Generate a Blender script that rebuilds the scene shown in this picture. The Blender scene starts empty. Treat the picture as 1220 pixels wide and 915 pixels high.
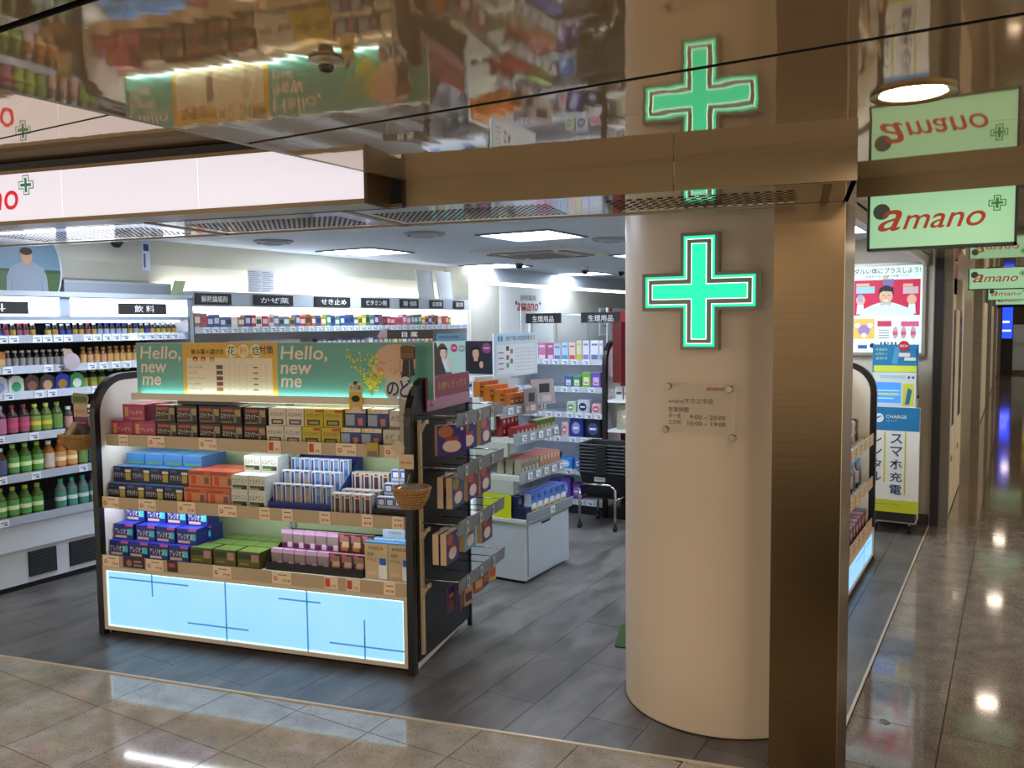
import bpy, math, random
from mathutils import Matrix, Vector
random.seed(7)
D = bpy.data
SC = bpy.context.scene
COL = SC.collection
PI = math.pi

# ------------------------------------------------------------------ camera, world, exposure
cam_d = D.cameras.new('camera'); cam = D.objects.new('camera', cam_d); COL.objects.link(cam)
cam_d.sensor_width = 36.0
cam_d.lens = 1008.4 / 1220 * 36.0
cam_d.clip_start = 0.05; cam_d.clip_end = 100
CR = ((0.8598330, 0.0275930, -0.5098293), (0.5104653, -0.0671912, 0.8572692), (-0.0106014, -0.9973585, -0.0718585))
cam.matrix_world = Matrix(((CR[0][0], -CR[0][1], -CR[0][2], 0), (CR[1][0], -CR[1][1], -CR[1][2], 0),
                           (CR[2][0], -CR[2][1], -CR[2][2], 1.65), (0, 0, 0, 1)))
SC.camera = cam
w = D.worlds.new('world'); SC.world = w; w.use_nodes = True
bg = w.node_tree.nodes['Background']; bg.inputs[0].default_value = (0.9, 0.80, 0.67, 1); bg.inputs[1].default_value = 0.9
SC.view_settings.view_transform = 'Standard'; SC.view_settings.look = 'None'
SC.view_settings.gamma = 1.0; SC.view_settings.use_curve_mapping = False
SC.view_settings.exposure = 0.75
SC.cycles.use_denoising = True
SC.cycles.sample_clamp_indirect = 4.0
SC.cycles.caustics_refractive = False
SC.cycles.max_bounces = 8
L_DOWN, L_PANEL, L_BOX = 58.0, 14.0, .7

# facade frame: O is the inner corner at the steel column, u runs along the front, v runs into the shop
A = math.radians(12.09)
O = (-0.544, 3.523)
def W(u, v): return (O[0] + u * math.cos(A) - v * math.sin(A), O[1] + u * math.sin(A) + v * math.cos(A))

# ------------------------------------------------------------------ materials
def lin(h):
    h = h.lstrip('#'); r = []
    for i in (0, 2, 4):
        c = int(h[i:i + 2], 16) / 255; r.append(c / 12.92 if c <= .04045 else ((c + .055) / 1.055) ** 2.4)
    return (*r, 1)
MC = {}
def M(hexc, rough=.5, metal=0., emit=0., coat=0., alpha=1., trans=0., ecol=None, spec=None):
    k = (hexc, rough, metal, emit, coat, alpha, trans, ecol, spec)
    if k in MC: return MC[k]
    m = D.materials.new('paint_' + hexc); m.use_nodes = True
    b = m.node_tree.nodes['Principled BSDF']
    b.inputs['Base Color'].default_value = lin(hexc); b.inputs['Roughness'].default_value = rough
    b.inputs['Metallic'].default_value = metal; b.inputs['Coat Weight'].default_value = coat
    if spec is not None: b.inputs['Specular IOR Level'].default_value = spec
    b.inputs['Alpha'].default_value = alpha; b.inputs['Transmission Weight'].default_value = trans
    if emit: b.inputs['Emission Color'].default_value = lin(ecol or hexc); b.inputs['Emission Strength'].default_value = emit
    MC[k] = m; return m
def nodes(m): return m.node_tree.nodes, m.node_tree.links, m.node_tree.nodes['Principled BSDF']
def noise_mat(name, c1, c2, rough=.5, metal=0., scale=(5, 5, 5), detail=5, bump=0., rr=None, lo=.35, hi=.65, island=0., distort=0.):
    """two colours mixed by noise in object space; island = value jitter per object"""
    m = D.materials.new(name); m.use_nodes = True; n, l, b = nodes(m)
    tc = n.new('ShaderNodeTexCoord'); mp = n.new('ShaderNodeMapping'); mp.inputs['Scale'].default_value = scale
    nz = n.new('ShaderNodeTexNoise'); nz.inputs['Scale'].default_value = 1; nz.inputs['Detail'].default_value = detail
    nz.inputs['Distortion'].default_value = distort
    geo = n.new('ShaderNodeNewGeometry')
    l.new(geo.outputs['Position'], mp.inputs['Vector']); l.new(mp.outputs[0], nz.inputs['Vector'])
    cr = n.new('ShaderNodeValToRGB'); cr.color_ramp.elements[0].position = lo; cr.color_ramp.elements[1].position = hi
    cr.color_ramp.elements[0].color = lin(c1); cr.color_ramp.elements[1].color = lin(c2)
    l.new(nz.outputs[0], cr.inputs[0]); out = cr.outputs[0]
    if island:
        oi = n.new('ShaderNodeObjectInfo'); mr = n.new('ShaderNodeMapRange')
        mr.inputs['To Min'].default_value = 1 - island; mr.inputs['To Max'].default_value = 1 + island
        l.new(oi.outputs['Random'], mr.inputs[0])
        hs = n.new('ShaderNodeHueSaturation'); l.new(mr.outputs[0], hs.inputs['Value']); l.new(out, hs.inputs['Color']); out = hs.outputs[0]
    l.new(out, b.inputs['Base Color'])
    b.inputs['Roughness'].default_value = rough; b.inputs['Metallic'].default_value = metal
    if rr:
        mr = n.new('ShaderNodeMapRange'); mr.inputs['To Min'].default_value = rr[0]; mr.inputs['To Max'].default_value = rr[1]
        l.new(nz.outputs[0], mr.inputs[0]); l.new(mr.outputs[0], b.inputs['Roughness'])
    if bump:
        bp = n.new('ShaderNodeBump'); bp.inputs['Strength'].default_value = bump; bp.inputs['Distance'].default_value = .01
        l.new(nz.outputs[0], bp.inputs['Height']); l.new(bp.outputs[0], b.inputs['Normal'])
    return m
def terrazzo(name, ca, cb):
    m = noise_mat(name, ca, cb, .075, scale=(9, 9, 9), island=.06)
    n, l, b = nodes(m); geo = n.new('ShaderNodeNewGeometry')
    prev = b.inputs['Base Color'].links[0].from_socket
    for sc, col, th in ((95, '#c9c0ac', .17), (70, '#3d352c', .15)):
        v = n.new('ShaderNodeTexVoronoi'); v.inputs['Scale'].default_value = sc; l.new(geo.outputs['Position'], v.inputs['Vector'])
        r = n.new('ShaderNodeMapRange'); r.inputs['From Min'].default_value = th; r.inputs['From Max'].default_value = th + .06
        r.inputs['To Min'].default_value = .75; r.inputs['To Max'].default_value = 0
        l.new(v.outputs['Distance'], r.inputs[0])
        mx = n.new('ShaderNodeMix'); mx.data_type = 'RGBA'; l.new(r.outputs[0], mx.inputs[0]); l.new(prev, mx.inputs[6])
        mx.inputs[7].default_value = lin(col); prev = mx.outputs[2]
    l.new(prev, b.inputs['Base Color']); b.inputs['Specular IOR Level'].default_value = 1.0
    return m
def lacquer():
    m = noise_mat('glossy_ceiling_metal', '#ccb28c', '#d4ba95', .035, .52, scale=(1.4, 1.4, 1.4))
    n, l, b = nodes(m); geo = n.new('ShaderNodeNewGeometry'); mp = n.new('ShaderNodeMapping')
    mp.inputs['Scale'].default_value = (3.0, .55, 1)
    nz = n.new('ShaderNodeTexNoise'); nz.inputs['Scale'].default_value = 3.0; nz.inputs['Detail'].default_value = 2
    l.new(geo.outputs['Position'], mp.inputs[0]); l.new(mp.outputs[0], nz.inputs['Vector'])
    bp = n.new('ShaderNodeBump'); bp.inputs['Strength'].default_value = .03; bp.inputs['Distance'].default_value = .02
    l.new(nz.outputs[0], bp.inputs['Height']); l.new(bp.outputs[0], b.inputs['Normal'])
    return m
def brushed(name, c, c2, rough, sc=(2, 2, 300), bump=.12):
    return noise_mat(name, c, c2, rough, 1.0, scale=sc, detail=3, bump=bump * .12)
T_TERR = terrazzo('lit_polished_terrazzo', '#a0978a', '#b6aea2'); T_TERC = terrazzo('shaded_polished_terrazzo', '#746b60', '#877e73')  # one terrazzo twice: plaza tone lifted for reflected surroundings, corridor tone painted dimmer
T_LAC = lacquer()
T_PLANK = noise_mat('grey_slate_vinyl', '#4f4d4b', '#757270', .36, scale=(7, 3, 7), detail=8, rr=(.25, .45), island=.09, distort=.6, bump=.06)
T_STEEL = brushed('brushed_steel', '#66543c', '#6f5c44', .25)
T_STEELV = brushed('dark_brushed_steel', '#6f685e', '#857d70', .3)
T_BEIGE = noise_mat('beige_lacquered_metal', '#7e6a48', '#85704d', .32, .3, scale=(3, 3, 3))
T_UNDER = noise_mat('mirror_finish_soffit', '#b8a88c', '#c0b094', .08, .8, scale=(6, 6, 6))
T_PIL = noise_mat('pillar_paint', '#d8c7b0', '#dccbb5', .38, scale=(3, 3, 3), bump=.02)
T_CREAM = noise_mat('cream_wall_paint', '#cfcdbd', '#d4d2c3', .6, scale=(3, 3, 3))
T_CEIL = noise_mat('shop_ceiling_paint', '#b9c3cf', '#bdc7d3', .7, scale=(3, 3, 3))
T_WICK = noise_mat('wicker', '#80582c', '#c4985a', .6, scale=(160, 160, 160), bump=.4)
WHITE = M('#e6e8ea', .4); BLACK = M('#0b0b0c', .3); DARK = M('#171719', .5); GREY = M('#8c9198', .4)
CHROME = M('#b8b8b8', .15, 1.); OFFW = M('#d8d3c6', .45)

# ------------------------------------------------------------------ mesh builder
TXT = {}
def text_geo(s, shear=0., off=0., res=2):
    k = (s, shear, off, res)
    if k in TXT: return TXT[k]
    c = D.curves.new('t', 'FONT'); c.body = s; c.size = 1; c.shear = shear; c.offset = off; c.resolution_u = res; c.fill_mode = 'FRONT'
    o = D.objects.new('t', c); COL.objects.link(o)
    dg = bpy.context.evaluated_depsgraph_get(); me = D.meshes.new_from_object(o.evaluated_get(dg))
    vs = [tuple(v.co) for v in me.vertices]; fs = [tuple(p.vertices) for p in me.polygons]
    D.objects.remove(o); D.curves.remove(c); D.meshes.remove(me)
    if not vs: vs = [(0, 0, 0)]; fs = []
    x0 = min(v[0] for v in vs); x1 = max(v[0] for v in vs); y0 = min(v[1] for v in vs); y1 = max(v[1] for v in vs)
    vs = [((v[0] - x0) / max(x1 - x0, 1e-6), (v[1] - y0) / max(y1 - y0, 1e-6)) for v in vs]
    TXT[k] = (vs, fs, (x1 - x0) / max(y1 - y0, 1e-6)); return TXT[k]
class MB:
    def __init__(s): s.v = []; s.f = []; s.mi = []; s.mats = []; s.sm = []
    def _m(s, m):
        if m not in s.mats: s.mats.append(m)
        return s.mats.index(m)
    def add(s, vs, fs, m, smooth=False):
        b = len(s.v); s.v += [tuple(v) for v in vs]; i = s._m(m)
        for f in fs: s.f.append(tuple(b + k for k in f)); s.mi.append(i); s.sm.append(smooth)
        return s
    def box(s, x0, x1, y0, y1, z0, z1, m):
        v = [(x0, y0, z0), (x1, y0, z0), (x1, y1, z0), (x0, y1, z0), (x0, y0, z1), (x1, y0, z1), (x1, y1, z1), (x0, y1, z1)]
        return s.add(v, [(0, 3, 2, 1), (4, 5, 6, 7), (0, 1, 5, 4), (1, 2, 6, 5), (2, 3, 7, 6), (3, 0, 4, 7)], m)
    def rbox(s, x0, x1, y0, y1, z0, z1, r, m, n=3):
        """box with rounded vertical edges"""
        p = []
        for cx, cy, a0 in ((x1 - r, y1 - r, 0), (x0 + r, y1 - r, 90), (x0 + r, y0 + r, 180), (x1 - r, y0 + r, 270)):
            for i in range(n + 1):
                t = math.radians(a0 + 90 * i / n); p.append((cx + r * math.cos(t), cy + r * math.sin(t)))
        return s.prism(p, z0, z1, m)
    def prism(s, p, z0, z1, m, smooth=False):
        n = len(p); v = [(x, y, z0) for x, y in p] + [(x, y, z1) for x, y in p]
        s.add(v, [tuple(range(n))[::-1], tuple(range(n, 2 * n))], m)
        return s.add(v, [(i, (i + 1) % n, n + (i + 1) % n, n + i) for i in range(n)], m, smooth)
    def ext(s, p, a0, a1, m, axis='y'):
        """extrude outline p=(a,z) along y, or p=(y,z) along x"""
        n = len(p)
        if axis == 'y': v = [(a, a0, z) for a, z in p] + [(a, a1, z) for a, z in p]
        else: v = [(a0, a, z) for a, z in p] + [(a1, a, z) for a, z in p]
        return s.add(v, [tuple(range(n)), tuple(range(n, 2 * n))[::-1]] + [(i, n + i, n + (i + 1) % n, (i + 1) % n) for i in range(n)], m)
    def band(s, outer, inner, a0, a1, m, axis='x'):
        """strip between two open outlines of equal length, extruded"""
        n = len(outer)
        P = lambda p, a: (a, p[0], p[1]) if axis == 'x' else (p[0], a, p[1])
        v = [P(p, a0) for p in outer] + [P(p, a0) for p in inner] + [P(p, a1) for p in outer] + [P(p, a1) for p in inner]
        f = []
        for i in range(n - 1):
            f += [(i, i + 1, n + i + 1, n + i), (2 * n + i, 3 * n + i, 3 * n + i + 1, 2 * n + i + 1),
                  (i, 2 * n + i, 2 * n + i + 1, i + 1), (n + i, n + i + 1, 3 * n + i + 1, 3 * n + i)]
        f += [(0, n, 3 * n, 2 * n), (n - 1, 3 * n - 1, 4 * n - 1, 2 * n - 1)]
        return s.add(v, f, m)
    def lathe(s, prof, n=14, c=(0, 0, 0), m=None, smooth=True):
        """prof: (r, z, material of the band above)"""
        for k in range(len(prof) - 1):
            r0, z0 = prof[k][:2]; r1, z1 = prof[k + 1][:2]; mm = prof[k][2] if len(prof[k]) > 2 else m
            v = [(c[0] + r0 * math.cos(2 * PI * i / n), c[1] + r0 * math.sin(2 * PI * i / n), c[2] + z0) for i in range(n)]
            v += [(c[0] + r1 * math.cos(2 * PI * i / n), c[1] + r1 * math.sin(2 * PI * i / n), c[2] + z1) for i in range(n)]
            if r0 < 1e-5: s.add(v, [(i, n + (i + 1) % n, n + i) for i in range(n)], mm, smooth)
            elif r1 < 1e-5: s.add(v, [(i, (i + 1) % n, n + i) for i in range(n)], mm, smooth)
            else: s.add(v, [(i, (i + 1) % n, n + (i + 1) % n, n + i) for i in range(n)], mm, smooth)
        return s
    def tube(s, pts, r, m, n=8, closed=False):
        P = [Vector(p) for p in pts]; K = len(P); vs = []
        up = Vector((0, 0, 1))
        for i in range(K):
            a = P[(i - 1) % K] if (closed or i > 0) else P[i]; b = P[(i + 1) % K] if (closed or i < K - 1) else P[i]
            t = (b - a).normalized(); q = up if abs(t.z) < .9 else Vector((1, 0, 0))
            x = t.cross(q).normalized(); y = t.cross(x)
            vs += [P[i] + r * (math.cos(2 * PI * j / n) * x + math.sin(2 * PI * j / n) * y) for j in range(n)]
        f = []
        for i in range(K if closed else K - 1):
            o = ((i + 1) % K) * n
            f += [(i * n + j, i * n + (j + 1) % n, o + (j + 1) % n, o + j) for j in range(n)]
        if not closed: f += [tuple(range(n))[::-1], tuple(range((K - 1) * n, K * n))]
        return s.add(vs, f, m, True)
    def quad(s, x0, x1, z0, z1, y, m):  # faces -y
        return s.add([(x0, y, z0), (x1, y, z0), (x1, y, z1), (x0, y, z1)], [(0, 1, 2, 3)], m)
    def poly(s, pts, y, m): return s.add([(x, y, z) for x, z in pts], [tuple(range(len(pts)))], m)
    def disc(s, cx, cz, rx, y, m, rz=None, n=20):
        rz = rz or rx
        return s.poly([(cx + rx * math.cos(2 * PI * i / n), cz + rz * math.sin(2 * PI * i / n)) for i in range(n)], y, m)
    def text(s, t, x0, x1, z0, z1, y, m, shear=0., off=0., res=2, fit='box'):
        vs, fs, asp = text_geo(t, shear, off, res)
        if fit == 'w': h = (x1 - x0) / asp; z1 = z0 + h
        if fit == 'h': x1 = x0 + (z1 - z0) * asp
        return s.add([(x0 + a * (x1 - x0), y, z0 + b * (z1 - z0)) for a, b in vs], fs, m)
    def mesh(s, name):
        me = D.meshes.new(name); me.from_pydata(s.v, [], s.f)
        for m in s.mats: me.materials.append(m)
        me.polygons.foreach_set('material_index', s.mi); me.polygons.foreach_set('use_smooth', s.sm); me.update()
        return me
    def build(s, name, parent=None, loc=(0, 0, 0), rz=0.):
        return link(name, s.mesh(name), parent, loc, rz)
def link(name, me, parent=None, loc=(0, 0, 0), rz=0.):
    o = D.objects.new(name, me); COL.objects.link(o); o.location = loc; o.rotation_euler = (0, 0, rz)
    if parent: o.parent = parent
    return o
SEEN = {}
def tag(o, label, cat, group=None, kind=None):
    n = len(label.split())
    if not 4 <= n <= 16: print('BAD LABEL', n, label)
    if label in SEEN: print('DUPLICATE LABEL', label)
    SEEN[label] = 1
    o['label'] = label; o['category'] = cat
    if group: o['group'] = group
    if kind: o['kind'] = kind
    return o
def root(name, label, cat, loc=(0, 0, 0), rz=0., group=None):
    return tag(link(name, None, None, loc, rz), label, cat, group)
def struct(o, label=None):
    o['kind'] = 'structure'
    if label: o['label'] = label
    return o
def stuff(o): o['kind'] = 'stuff'; return o
def copy_tree(o, parent=None):
    c = o.copy(); COL.objects.link(c)
    if parent: c.parent = parent
    for ch in list(o.children): copy_tree(ch, c)
    return c
ORD = 'first second third fourth fifth sixth seventh eighth ninth tenth eleventh twelfth thirteenth fourteenth fifteenth sixteenth seventeenth eighteenth nineteenth'.split()
def nth(i):
    if i < 19: return ORD[i]
    i += 1; t = 'twenty thirty forty fifty sixty seventy eighty'.split()[i // 10 - 2]
    return (t[:-1] + 'ieth') if i % 10 == 0 else t + '-' + ORD[i % 10 - 1]
# ------------------------------------------------------------------ floors
def clip(poly, fn):
    out = []
    for i in range(len(poly)):
        a, b = poly[i], poly[(i + 1) % len(poly)]; fa, fb = fn(a), fn(b)
        if fa >= 0: out.append(a)
        if fa * fb < 0: t = fa / (fa - fb); out.append((a[0] + t * (b[0] - a[0]), a[1] + t * (b[1] - a[1])))
    return out
def vof(p): return -(p[0] - O[0]) * math.sin(A) + (p[1] - O[1]) * math.cos(A)
VT = -0.444
XT = -0.553
front = lambda p: (VT - .006) - vof(p)
inside = lambda p: vof(p) - (VT + .006)
GR = M('#2b2520', .8); GR2 = M('#1e2022', .8)
def slab(poly, z0, z1, m, mb=None):
    mb = mb or MB(); mb.prism(poly, z0, z1, m); return mb
fl = MB()
fl.prism([(-9, -7), (5, -7), (5, 32), (XT, 32), (XT, 3.51), W(0, VT), W(-9, VT)], -.08, -.004, GR)
floor_p = struct(fl.build('floor'))
GAP = .0022
near_tiles = []; far_mb = MB()
tile_cache = {}
def tile(poly, mat, parent, name='tile'):
    # poly centred mesh shared between alike tiles
    x0 = min(p[0] for p in poly); y0 = min(p[1] for p in poly)
    key = (tuple((round(p[0] - x0, 3), round(p[1] - y0, 3)) for p in poly), mat.name)
    if key not in tile_cache:
        mb = MB(); q = [(p[0] - x0, p[1] - y0) for p in poly]; mb.prism(q, -.004, 0, mat); tile_cache[key] = mb.mesh(name)
    return link(name, tile_cache[key], parent, (x0, y0, 0))
def rect(x0, x1, y0, y1, g=GAP): return [(x0 + g, y0 + g), (x1 - g, y0 + g), (x1 - g, y1 - g), (x0 + g, y1 - g)]
def area(p): return abs(sum(p[i][0] * p[(i + 1) % len(p)][1] - p[(i + 1) % len(p)][0] * p[i][1] for i in range(len(p)))) / 2 if len(p) > 2 else 0
S = .3945
nt = 0
for i in range(-18, 4):            # plaza side, squares of about 40 cm
    for j in range(-24, 5):
        x0 = -1.82 + S * i; y0 = 2.15 + .4 * j
        if x0 + S > -.6 and y0 > 1.0: x1 = -.56
        else: x1 = x0 + S
        if x1 - x0 < .05: continue
        p = clip(rect(x0, x1, y0, y0 + .4), front)
        if area(p) < .002: continue
        if x0 > -.6 and y0 > 1: continue
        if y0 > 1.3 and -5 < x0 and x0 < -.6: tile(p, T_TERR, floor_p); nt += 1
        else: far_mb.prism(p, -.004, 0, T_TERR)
xs = [-.545, -.21] + [-.21 + .395 * k for k in range(1, 14)]
for a, b in zip(xs, xs[1:]):       # corridor side
    for j in range(-6, 68):
        y0 = 3.67 + .405 * j
        if y0 < 1.1: continue
        p = rect(a, b, y0, y0 + .405)
        p = [q for q in p]
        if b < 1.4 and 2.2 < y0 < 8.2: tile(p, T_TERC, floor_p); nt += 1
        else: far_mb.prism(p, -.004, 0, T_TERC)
# the narrow strip of cut tiles between the two layouts, under and before the steel column
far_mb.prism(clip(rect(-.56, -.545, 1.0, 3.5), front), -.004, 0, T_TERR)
stuff(far_mb.build('distant_tiles', floor_p))

sf = MB(); sf.prism([W(-9, VT), W(0, VT), (XT, 3.51), (XT, 7.6), (XT, 14), (-9, 14)], -.08, -.004, GR2)
floor_s = struct(sf.build('floor'))
npk = 0; far2 = MB()
for i in range(-22, 11):
    x0 = -3.25 + .25 * i; off = 0 if i % 2 == 0 else .5
    for j in range(-2, 12):
        y0 = 2.612 + off + 1.02 * j - 1.02
        p = clip(rect(x0, x0 + .25, y0, y0 + 1.02, .0012), inside)
        p = clip(p, lambda q: (XT - .006) - q[0])
        if area(p) < .003: continue
        if y0 < 7.2 and x0 > -5.3: tile(p, T_PLANK, floor_s, 'plank'); npk += 1
        else: far2.prism(p, -.004, 0, T_PLANK)
stuff(far2.build('distant_planks', floor_s))
ALU = M('#cfc4b0', .4, .3)
t = MB(); t.box(-8.5, .0, -.006, .006, 0, .006, ALU); o = t.build('trim_1', None, (*W(0, VT), 0), A); struct(o, 'thin pale metal threshold strip along the shop front')
t = MB(); t.box(XT - .006, XT + .006, 3.5, 7.46, 0, .006, ALU); struct(t.build('trim_2'), 'thin pale metal threshold strip along the corridor side')

# ------------------------------------------------------------------ corridor ceiling of glossy panels
ZC, ZR, XE = 2.12, 2.27, -1.725
cm = MB(); cm.prism([(XE, -7), (5, -7), (5, 32), (-.56, 32), (-.56, 3.0), W(-.04, -1.005 + .3), W(-.04, -.9), W(-1.3, -.9)] , 2.16, 2.2, DARK)
ceil_p = struct(cm.build('ceiling'))
VF = -.995
yj = [-6.5, -5.6, -4.8, -4.0, -3.2, -2.4, -1.6, -.83, -.03, .77, 1.57]
k = 2.37
while k < 31: yj.append(k); k += .8
for n, (a, b) in enumerate(zip(yj, yj[1:])):
    g = .009 if a < 1.6 else .0015
    g2 = .009 if b < 1.6 else .0015
    if b < 3.9:
        p = [(XE, a + g), (5, a + g), (5, b - g2), (XE, b - g2)]
        # in front of the canopy, plus the corridor right of the column
        pl = clip(clip(p, lambda q: -.593 - q[0]), lambda q: (VF - .001) - vof(q)); pr = clip(p, lambda q: q[0] + .593)
        if area(pl) > .001 and area(pr) > .001 and b < 1.6:
            m_ = MB(); m_.prism(p, ZC, ZC + .001, T_LAC); m_.prism(p, ZC + .001, ZC + .02, DARK); m_.build('panel', ceil_p)
        else:
            m_ = MB()
            if area(pl) > .001: m_.prism(pl, ZC, ZC + .001, T_LAC); m_.prism(pl, ZC + .001, ZC + .02, DARK)
            if area(pr) > .001: m_.prism(pr, ZC, ZC + .001, T_LAC); m_.prism(pr, ZC + .001, ZC + .02, DARK)
            m_.build('panel', ceil_p)
    else:
        m_ = MB(); m_.box(-.56, 5, a + g, b - g2, ZC, ZC + .02, T_LAC); m_.build('panel', ceil_p)
# raised recess over the sign
rm = MB(); rm.prism([(-9, -7), (XE, -7), (XE, 3.4), W(-1.3, -.5), W(-9, -.5)], ZR + .03, ZR + .06, DARK)
rm.box(XE - .02, XE, -7, 2.245, ZC, ZR + .03, T_BEIGE)
ceil_r = struct(rm.build('ceiling'))
for a, b in ((-6.5, -4.8), (-4.8, -3.2), (-3.2, -1.6), (-1.6, -.03), (-.03, 1.575), (1.575, 3.2)):
    p = clip([(-9, a + .006), (XE - .022, a + .006), (XE - .022, b - .006), (-9, b - .006)], lambda q: -.95 - vof(q))
    m_ = MB(); m_.prism(p, ZR, ZR + .001, T_LAC); m_.prism(p, ZR + .001, ZR + .02, DARK); m_.build('panel', ceil_r)

# ------------------------------------------------------------------ canopy over the opening (local frame = facade frame)
AO = (*O, 0)
ZU = 2.035
cn = link('canopy', None, None, AO, A); tag(cn, 'beige metal canopy over the shop opening with slotted air grilles underneath', 'canopy')
m_ = MB(); m_.box(-1.43, -.561, -1.0, -.985, ZU, ZC, T_BEIGE); m_.build('fascia_panel', cn)
m_ = MB(); m_.box(-.557, -.055, -1.0, -.985, ZU, ZC, T_BEIGE); m_.build('fascia_panel', cn)
m_ = MB(); m_.ext([(-.985, ZU), (-.985, ZC), (-.53, ZC), (-.53, ZU)], -.07, -.055, T_BEIGE, 'x'); m_.build('end_panel', cn)
m_ = MB(); m_.box(-1.445, -1.43, -1.0, -.985, ZU, ZR, M('#3b2a16', .5)); m_.build('side_panel', cn)
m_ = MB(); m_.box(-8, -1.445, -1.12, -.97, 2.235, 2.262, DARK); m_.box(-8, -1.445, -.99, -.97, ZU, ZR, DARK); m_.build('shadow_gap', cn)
m_ = MB(); m_.box(-8, -.055, -.530, -.505, ZU - .004, 2.3, M('#7a7060', .25, .6)); m_.build('rear_lip', cn)
# soffit with vent openings
vents = [(-.80, -.215, 18, 5), (-1.62, -.985, 30, 8), (-2.42, -1.76, 30, 8), (-3.4, -2.6, 34, 8), (-4.6, -3.7, 34, 8)]
sm = MB(); v0, v1, V0, V1 = -.985, -.535, -.88, -.60
def soffit(u0, u1, va, vb): sm.box(u0, u1, va, vb, ZU, ZU + .012, T_UNDER)
edges = sorted([-8] + [e for v in vents for e in v[:2]] + [-.055])
soffit(-8, -.055, V1, v1); soffit(-1.43, -.055, v0, V0); soffit(-8, -1.43, -1.0, V0)
for a, b in zip(edges[0::2], edges[1::2]): soffit(a, b, V0, V1)
sm.build('soffit_plate', cn)
for u0, u1, nc, nr in vents:
    g = MB(); du = (u1 - u0) / nc; dv = (V1 - V0) / nr
    for c in range(nc + 1): g.box(u0 + c * du - du * .22, u0 + c * du + du * .22, V0, V1, ZU + .001, ZU + .008, T_UNDER)
    for r in range(nr + 1): g.box(u0, u1, V0 + r * dv - dv * .17, V0 + r * dv + dv * .17, ZU + .001, ZU + .008, T_UNDER)
    stuff(g.build('grille', cn))
    g = MB(); g.box(u0 - .01, u1 + .01, V0 - .01, V1 + .01, ZU + .03, ZU + .035, M('#070504', .9)); g.build('vent_backing', cn)
for u in (-1.67, -2.5, -.13):
    g = MB(); g.box(u - .012, u + .012, -.98, -.54, ZU - .003, ZU, T_BEIGE); g.build('joint_strip', cn)

# illuminated shop sign in the recess
sg = root('shop_sign', 'long illuminated white shop sign with red lettering end and green cross under the ceiling', 'sign', AO, A)
VS = -1.15
SGN = noise_mat('lit_sign_acrylic', '#e6e3ec', '#ecebf2', .35, scale=(2, 2, 2))
b_ = nodes(SGN)[2]; b_.inputs['Emission Color'].default_value = lin('#e6e2f0'); b_.inputs['Emission Strength'].default_value = .44
def plusm(mb, cx, cz, r, wd, y, m): mb.quad(cx - r, cx + r, cz - wd, cz + wd, y, m); mb.quad(cx - wd, cx + wd, cz - r, cz - wd, y, m); mb.quad(cx - wd, cx + wd, cz + wd, cz + r, y, m)
for a, b in ((-6.5, -5.2), (-5.199, -3.9), (-3.899, -2.72), (-2.719, -2.13), (-2.129, -1.5)):
    m_ = MB(); m_.box(a, b, VS, VS + .1, 2.045, 2.215, SGN); m_.build('light_panel', sg)
m_ = MB(); m_.box(-6.5, -1.5, VS - .006, VS + .12, 2.03, 2.045, T_BEIGE); m_.box(-6.5, -1.5, VS - .002, VS + .12, 2.215, 2.228, T_BEIGE)
m_.box(-1.5, -1.488, VS - .006, -1.0, 2.03, 2.20, M('#4a3518', .5)); m_.build('frame', sg)
RED = M('#d5202e', .4, emit=.35); GRN = M('#1f7d5a', .4, emit=.25)
m_ = MB(); m_.text('aman', -3.32, -3.003, 2.086, 2.155, VS - .002, RED, .15, .006, 4); m_.text('o', -2.992, -2.924, 2.086, 2.156, VS - .002, RED, .1, .008, 5); m_.build('lettering', sg)
m_ = MB()
plusm(m_, -2.885, 2.172, .036, .0145, VS - .001, GRN); plusm(m_, -2.885, 2.172, .0325, .011, VS - .0015, SGN); plusm(m_, -2.885, 2.172, .026, .0055, VS - .002, GRN); m_.build('cross_emblem', sg)

# ------------------------------------------------------------------ steel column at the corner
P1, P2 = W(-.284, -.56), W(-.063, -.56); P3 = (P2[0], 3.165); P4 = (-.72, 3.10)
sc_ = MB(); sc_.prism([P1, P2, P3, P4], 0, ZU - .001, T_STEEL); c_ = struct(sc_.build('column'), 'square brushed steel column at the shop corner')
m_ = MB(); m_.box(P2[0], P2[0] + .0015, P2[1], P2[1] + .004, 0, ZU, M('#cbb88f', .2, 1.)); m_.build('edge_trim', c_)
# jamb of the corridor-side opening behind the column
m_ = MB(); m_.box(-.60, -.53, 3.17, 3.46, 2.04, ZC, T_BEIGE); m_.box(-.61, -.57, 3.46, 7.4, 2.06, 2.3, T_STEELV); struct(m_.build('beam'), 'dark steel shutter rail over the corridor-side opening')

# ------------------------------------------------------------------ round pillar with cross sign and opening-hours plate
PC = (-1.076, 3.606)
pm = MB(); pm.lathe([(.424, .0, T_PIL), (.424, 2.299, T_PIL)], 64, (*PC, 0)); pm.lathe([(0, 2.299, T_PIL), (.424, 2.299, T_PIL)], 64, (*PC, 0))
pm.lathe([(.427, 0, M('#2c2620', .7)), (.427, .006, T_PIL)], 64, (*PC, 0)); pil = struct(pm.build('pillar'), 'round cream plaster pillar beside the steel column')
n_ = math.radians(5)
cx_ = (PC[0] + .455 * math.sin(n_), PC[1] - .455 * math.cos(n_))
cs = root('cross_sign', 'glowing green pharmacy cross sign mounted on the round cream pillar', 'sign', (*cx_, 1.762), n_)
def plus_outline(R, w_): return [(-w_, -R), (w_, -R), (w_, -w_), (R, -w_), (R, w_), (w_, w_), (w_, R), (-w_, R), (-w_, w_), (-R, w_), (-R, -w_), (-w_, -w_)]
CG = M('#8a8478', .45, .2)
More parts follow.
